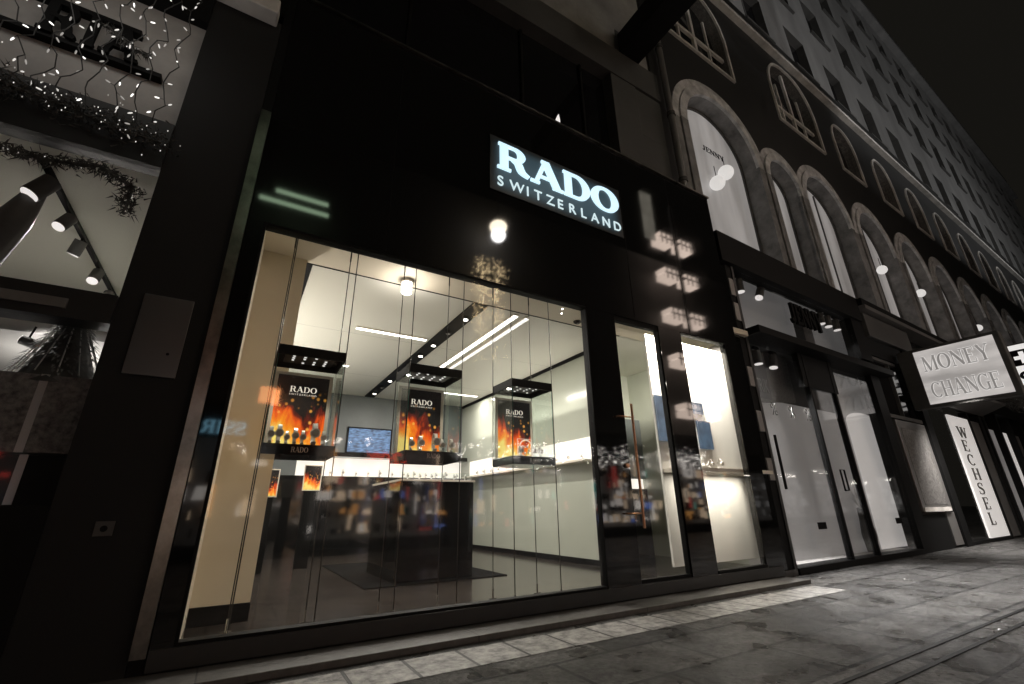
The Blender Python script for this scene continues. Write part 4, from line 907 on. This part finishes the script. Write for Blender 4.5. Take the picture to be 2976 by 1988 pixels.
mp('mullion', 'near_black', 13.35, -.02, 0, 13.5, .2, 3.95); mp('door', 'alu', 13.55, .03, .05, 14.6, .08, 3.7); mp('mullion', 'near_black', 14.62, -.02, 0, 14.9, .2, 3.95)
mp('base', 'near_black', 9.46, -.03, 0, 13.34, .25, .09)
wp_ = thing('letter_panel', 'white vertical panel reading WECHSEL beside the exchange office door', 'sign', W3(11.35, .0, .1), RA)
B(0, 0, 0, 1.95, .05, 3.6).build('panel', M['white_panel'], wp_)
for k, ch in enumerate('WECHSEL'):
    for mb in serif(ch, (.42, -.001, 2.92 - .43 * k), EX, EZ, .34, None, .01, grow=.02):
        mb.v = [(.42 + (v[0] - .42) * 2.2, v[1], v[2]) for v in mb.v]; mb.build('letter', M['wechsel_ink'], wp_)
fp = thing('awning_flap', 'grey folded awning flap above the WECHSEL panel', 'awning', W3(9.6, -.05, 3.95), RA)
MB().poly([(0, 0, 0), (5.4, 0, 0), (5.4, -.7, .28), (0, -.5, .2)], (0, 0, .07)).build('flap', M['alu'], fp)
mp('fascia', 'shop_dark', 9.46, .1, 4.03, 16, .2, 5.4); 
# projecting money change light box
ms = thing('light_box_sign', 'glowing projecting light box reading MONEY CHANGE', 'sign', (16.0, .0, 3.62))
# faces -x; y from +0.0 (wall side) to -1.72
B(-.02, -1.86, -.12, .28, .28, 1.55).build('casing', M['shop_dark'], ms, .02)
B(-.034, -1.74, -.03, -.021, -.1, 1.46).build('face', M['money_face'], ms)
B(-.01, .281, .2, .26, .75, .35).build('bracket', M['near_black'], ms); B(-.01, .2815, 1.1, .26, .75, 1.25).build('bracket', M['near_black'], ms)
for txt, z in (('MONEY', .86), ('CHANGE', .12)):
    for mb in serif(txt, (-.035, -.22, z), (0, -1, 0), EZ, .42, 1.38, .006, grow=.075): mb.build('letter_outline', M['money_edge'], ms)
    for mb in serif(txt, (-.043, -.22, z), (0, -1, 0), EZ, .42, 1.38, .008, grow=.0): mb.build('letter', M['money_letter'], ms)
lamp('SPOT', (-.1, -.9, -.2), 1300, ms, (1, .95, .9), .3, rot=(0, R(-25), 0), spot=2.4, blend=1)
sw = thing('swiss_sign', 'white light box with a black square cross and black letters at the right edge', 'sign', (22.0, .1, 4.55))
B(0, -3.0, -.2, .3, -.8, 1.55).build('casing', M['shop_dark'], sw); B(-.012, -2.95, -.12, -.001, -.86, 1.5).build('face', M['swiss_face'], sw)
q = MB(); q.box(-.02, -1.52, .78, -.013, -1.0, 1.32); q.build('cross_field', M['ink'], sw); q = MB(); q.box(-.026, -1.32, .85, -.021, -1.2, 1.25); q.box(-.0265, -1.46, .99, -.0212, -1.06, 1.11); q.build('cross', M['swiss_face'], sw)
sans('SC', (-.02, -1.02, .0), (0, -1, 0), EZ, .6, 1.1, .006, 1, 'letter', M['ink'], sw)
# farther shops
fs = thing('far_shop_front', 'row of dim shop windows and door frames at the far right beyond the exchange office', 'shop', tuple(RO), RA)
def fp_(nm, m, *a): return B(*a).build(nm, M[m], fs)
fp_('back_wall', 'shop_dark', 15, .25, 0, 60, .35, 6.3)
for k in range(14):
    s = 15.0 + k * 1.75
    fp_('post', 'near_black', s, -.05, 0, s + .18, .24, 5.2)
    fp_('window', ['grey_panel', 'white_panel', 'sequin', 'grey_panel'][k % 4], s + .3, .1, .15, s + 1.55, .2, 3.6)
fp_('fascia', 'near_black', 15, -.1, 4.2, 60, .2, 5.2)
garland_pts = [W3(15.5, -.5, 4.6), W3(18, -1.2, 4.3), W3(21, -1.6, 4.0), W3(24, -1.2, 4.0)]
garland('thick frosted fir garland under the far right signs', garland_pts, 16, .2, 40, .16)

# ================================================================== FAR SIDE OF THE STREET (behind the camera; seen in reflections and lighting the street)
ob = thing('opposite_building', 'row of shops across the street with lit windows', 'building', (0, -9.6, 0))
B(-30, -1.4, 0, 60, -.8, 3.5).build('ground_floor', M['opp_wall'], ob); B(-30, -1.2, 3.5, 60, -.31, 14).build('upper_wall', M['opp_wall'], ob)
opm = ['opp_shop', 'opp_shop2', 'opp_cool', 'opp_shop', 'opp_dim', 'opp_pink', 'opp_dim', 'opp_cool', 'opp_shop2', 'opp_dim', 'opp_shop', 'opp_dim', 'opp_cool', 'opp_shop', 'opp_dim']
rng = random.Random(21)
for k in range(15):
    x = -24 + k * 5.2; lit = [.9, .7, .8, .3, .35, 1, .5, 1, .9, .3, .8, .6, .9, .5, .7][k]; zt_ = 2.7 + .35 * (k % 3)
    B(x, -.75, .35, x + 4.1, -.7, zt_).build('shop_back', M['opp_back'], ob)
    B(x + 4.2, -.3, 0, x + 5.1, -.2, 4.5).build('pier', M['opp_wall'], ob); B(x - .1, -.3, zt_, x + 4.2, -.15, zt_ + .9).build('shop_header', M['g_dark'], ob); B(x - .1, -.3, 0, x + 4.2, -.18, .34).build('shop_plinth', M['g_dark'], ob)
    mbs = {c: MB() for c in ('warm', 'white', 'amber', 'red', 'blue', 'teal', 'dark')}
    wts = [6, 6, 3, 1.4, 1.4, .6, 14] if k % 3 else [3, 3, 1, 2, 3, 1, 14]
    for _ in range(int(150 * lit)):
        c = rng.choices(list(mbs), wts)[0]; w_ = rng.uniform(.03, .2) if rng.random() < .75 else rng.uniform(.2, .5); h_ = rng.uniform(.04, .35) if rng.random() < .8 else rng.uniform(.3, .9)
        px = x + rng.uniform(0, 3.9); pz = .5 + rng.choice([0, .45, .9, 1.35, 1.8]) + rng.uniform(0, .1); py = rng.uniform(-.68, -.35)
        if pz + h_ > zt_: h_ = .1
        mbs[c].poly([(px, py, pz), (px + w_, py, pz), (px + w_ * rng.uniform(.6, 1.2), py, pz + h_), (px + w_ * rng.uniform(0, .3), py, pz + h_)], (0, .03, 0))
    for c, mb in mbs.items():
        if mb.v: mb.build('goods', M['g_' + (c if k < 9 or c == 'dark' else 'grey')], ob)
    q = MB()
    for b_ in range(int(9 * lit)): q.ball((x + rng.uniform(.2, 3.9), rng.uniform(-.6, -.3), zt_ - .12 - rng.uniform(0, .25)), .022, 8)
    if q.v: q.build('spot_bulbs', M['opp_spot'], ob)
for (x0, x1, z) in ((-.8, 1.2, 10.2), (-.4, 1.15, 10.6)): B(x0, .55, z - .05, x1, .6, z + .07).build('tube_light', M['opp_tube'], ob)
sn = thing('blue_letter_sign', 'blue neon letters across the street', 'sign', (.05, -9.0, 3.0))
for mb in serif('SSIR', (0, 0, 0), (-1, 0, 0), EZ, .32, 1.0, .02, grow=.02): mb.build('letter', M['neon_blue'], sn)
sn = thing('orange_light_box', 'square orange light box across the street', 'sign', (.44, -9.0, 4.1)); B(-.25, 0, -.22, .25, .05, .22).build('face', M['orange_box'], sn)
sn = thing('red_price_sign', 'red percentage sign across the street', 'sign', (4.4, -9.0, 2.35))
sans('-20%', (0, 0, 0), (-1, 0, 0), EZ, .38, 1.25, .02, 1, 'letter', M['neon_red'], sn)
rl = thing('hanging_street_lamp', 'round warm street lamp hung over the street', 'street lamp', (7.59, -9.0, 11.98))
MB().ball((0, 0, 0), .36, 20, 1, 1, .7).build('globe', M['haloed'], rl); MB().tube([(0, 0, .2), (0, 0, 6)], .02, 6).build('cable', M['near_black'], rl)
lamp('POINT', (0, 0, -.4), 110, rl, (1, .98, .96), .3)
# lamp tower: five tiers of paired box lanterns
tw_ = thing('lantern_tower', 'tall pole with tiers of paired box lanterns across the street', 'street lamp', (18.6, -9.0, 0))
MB().tube([(0, .2, 0), (0, .2, 17)], .1, 10).build('pole', M['opp_wall'], tw_)
for z in (5.3, 7.75, 10.15, 12.45, 14.6):
    for x in (-.85, .72):
        h = B(x - .5, -.3, z - .34, x + .5, .3, z - .06); h.box(x - .5, -.3, z + .0, x + .5, .3, z + .26); o = h.build('lantern', M['opp_lamp'], tw_)
        B(x - .53, -.33, z + .27, x + .53, .33, z + .33).build('cap', M['near_black'], tw_)
    q = MB()
    for x in (-1.2, -.85, -.5, .37, .72, 1.07): q.box(x - .025, .301, z - .36, x + .025, .34, z + .28)
    q.box(-1.36, .301, z - .05, 1.23, .345, z + .0); q.build('bars', M['near_black'], tw_)
    B(-1.0, .1, z - .03, .9, .3, z - .001 + .0).build('arm', M['opp_wall'], tw_)
bn = thing('banner', 'lit vertical banner across the street', 'banner', (16.8, -9.0, 15.9))
B(-.35, 0, -1.5, .5, .04, 1.5).build('cloth', emit('lit banner', (1, .92, .75), 1.3, .4, 2), bn)
# unseen floodlights added across the street to brighten the upper facade
for k, (x, y, z, e) in enumerate(((20, -14, 13.5, 1100), (42, -14, 14, 1300), (4, -14, 13.5, 300))):
    f = thing('facade_fill_light', ['second', 'third', 'first'][k] + ' added unseen floodlight across the street', 'floodlight', (x, y, z))
    B(-.5, -.3, -.2, .5, 0, .3).build('body', M['near_black'], f); B(-.45, .001, -.15, .45, .01, .25).build('lens', M['lens_dim'], f)
    lamp('AREA', (0, .1, .1), e, f, (1, .99, .98), .9, .4, (R(118), 0, R(-15)))

ff = thing('opposite_light_chain', 'chain of white sparkling lights along the shops across the street', 'fairy lights', (0, -9.0, 3.0)); ff['kind'] = 'stuff'
q = MB()
for i in range(330): q.ball((rng.uniform(6, 19), rng.gauss(0, .1), rng.gauss(0, .12) + .25 * math.sin(i * .7)), .014, 4)
q.build('bulbs', M['opp_spot'], ff)
gs = thing('light_curtain', 'cluster of tiny golden fairy lights across the street', 'fairy lights', (7.2, -9.0, 9.3)); gs['kind'] = 'stuff'
q = MB()
for i in range(420):
    a = random.uniform(0, 6.28); rr = .5 + random.gauss(0, .12); z = -3.6 + 4.6 * random.random() ** .5; q.ball((rr * math.cos(a) + random.gauss(0, .05), rr * .5 * math.sin(a), z), .016, 4)
q.build('bulbs', M['gold_spark'], gs)
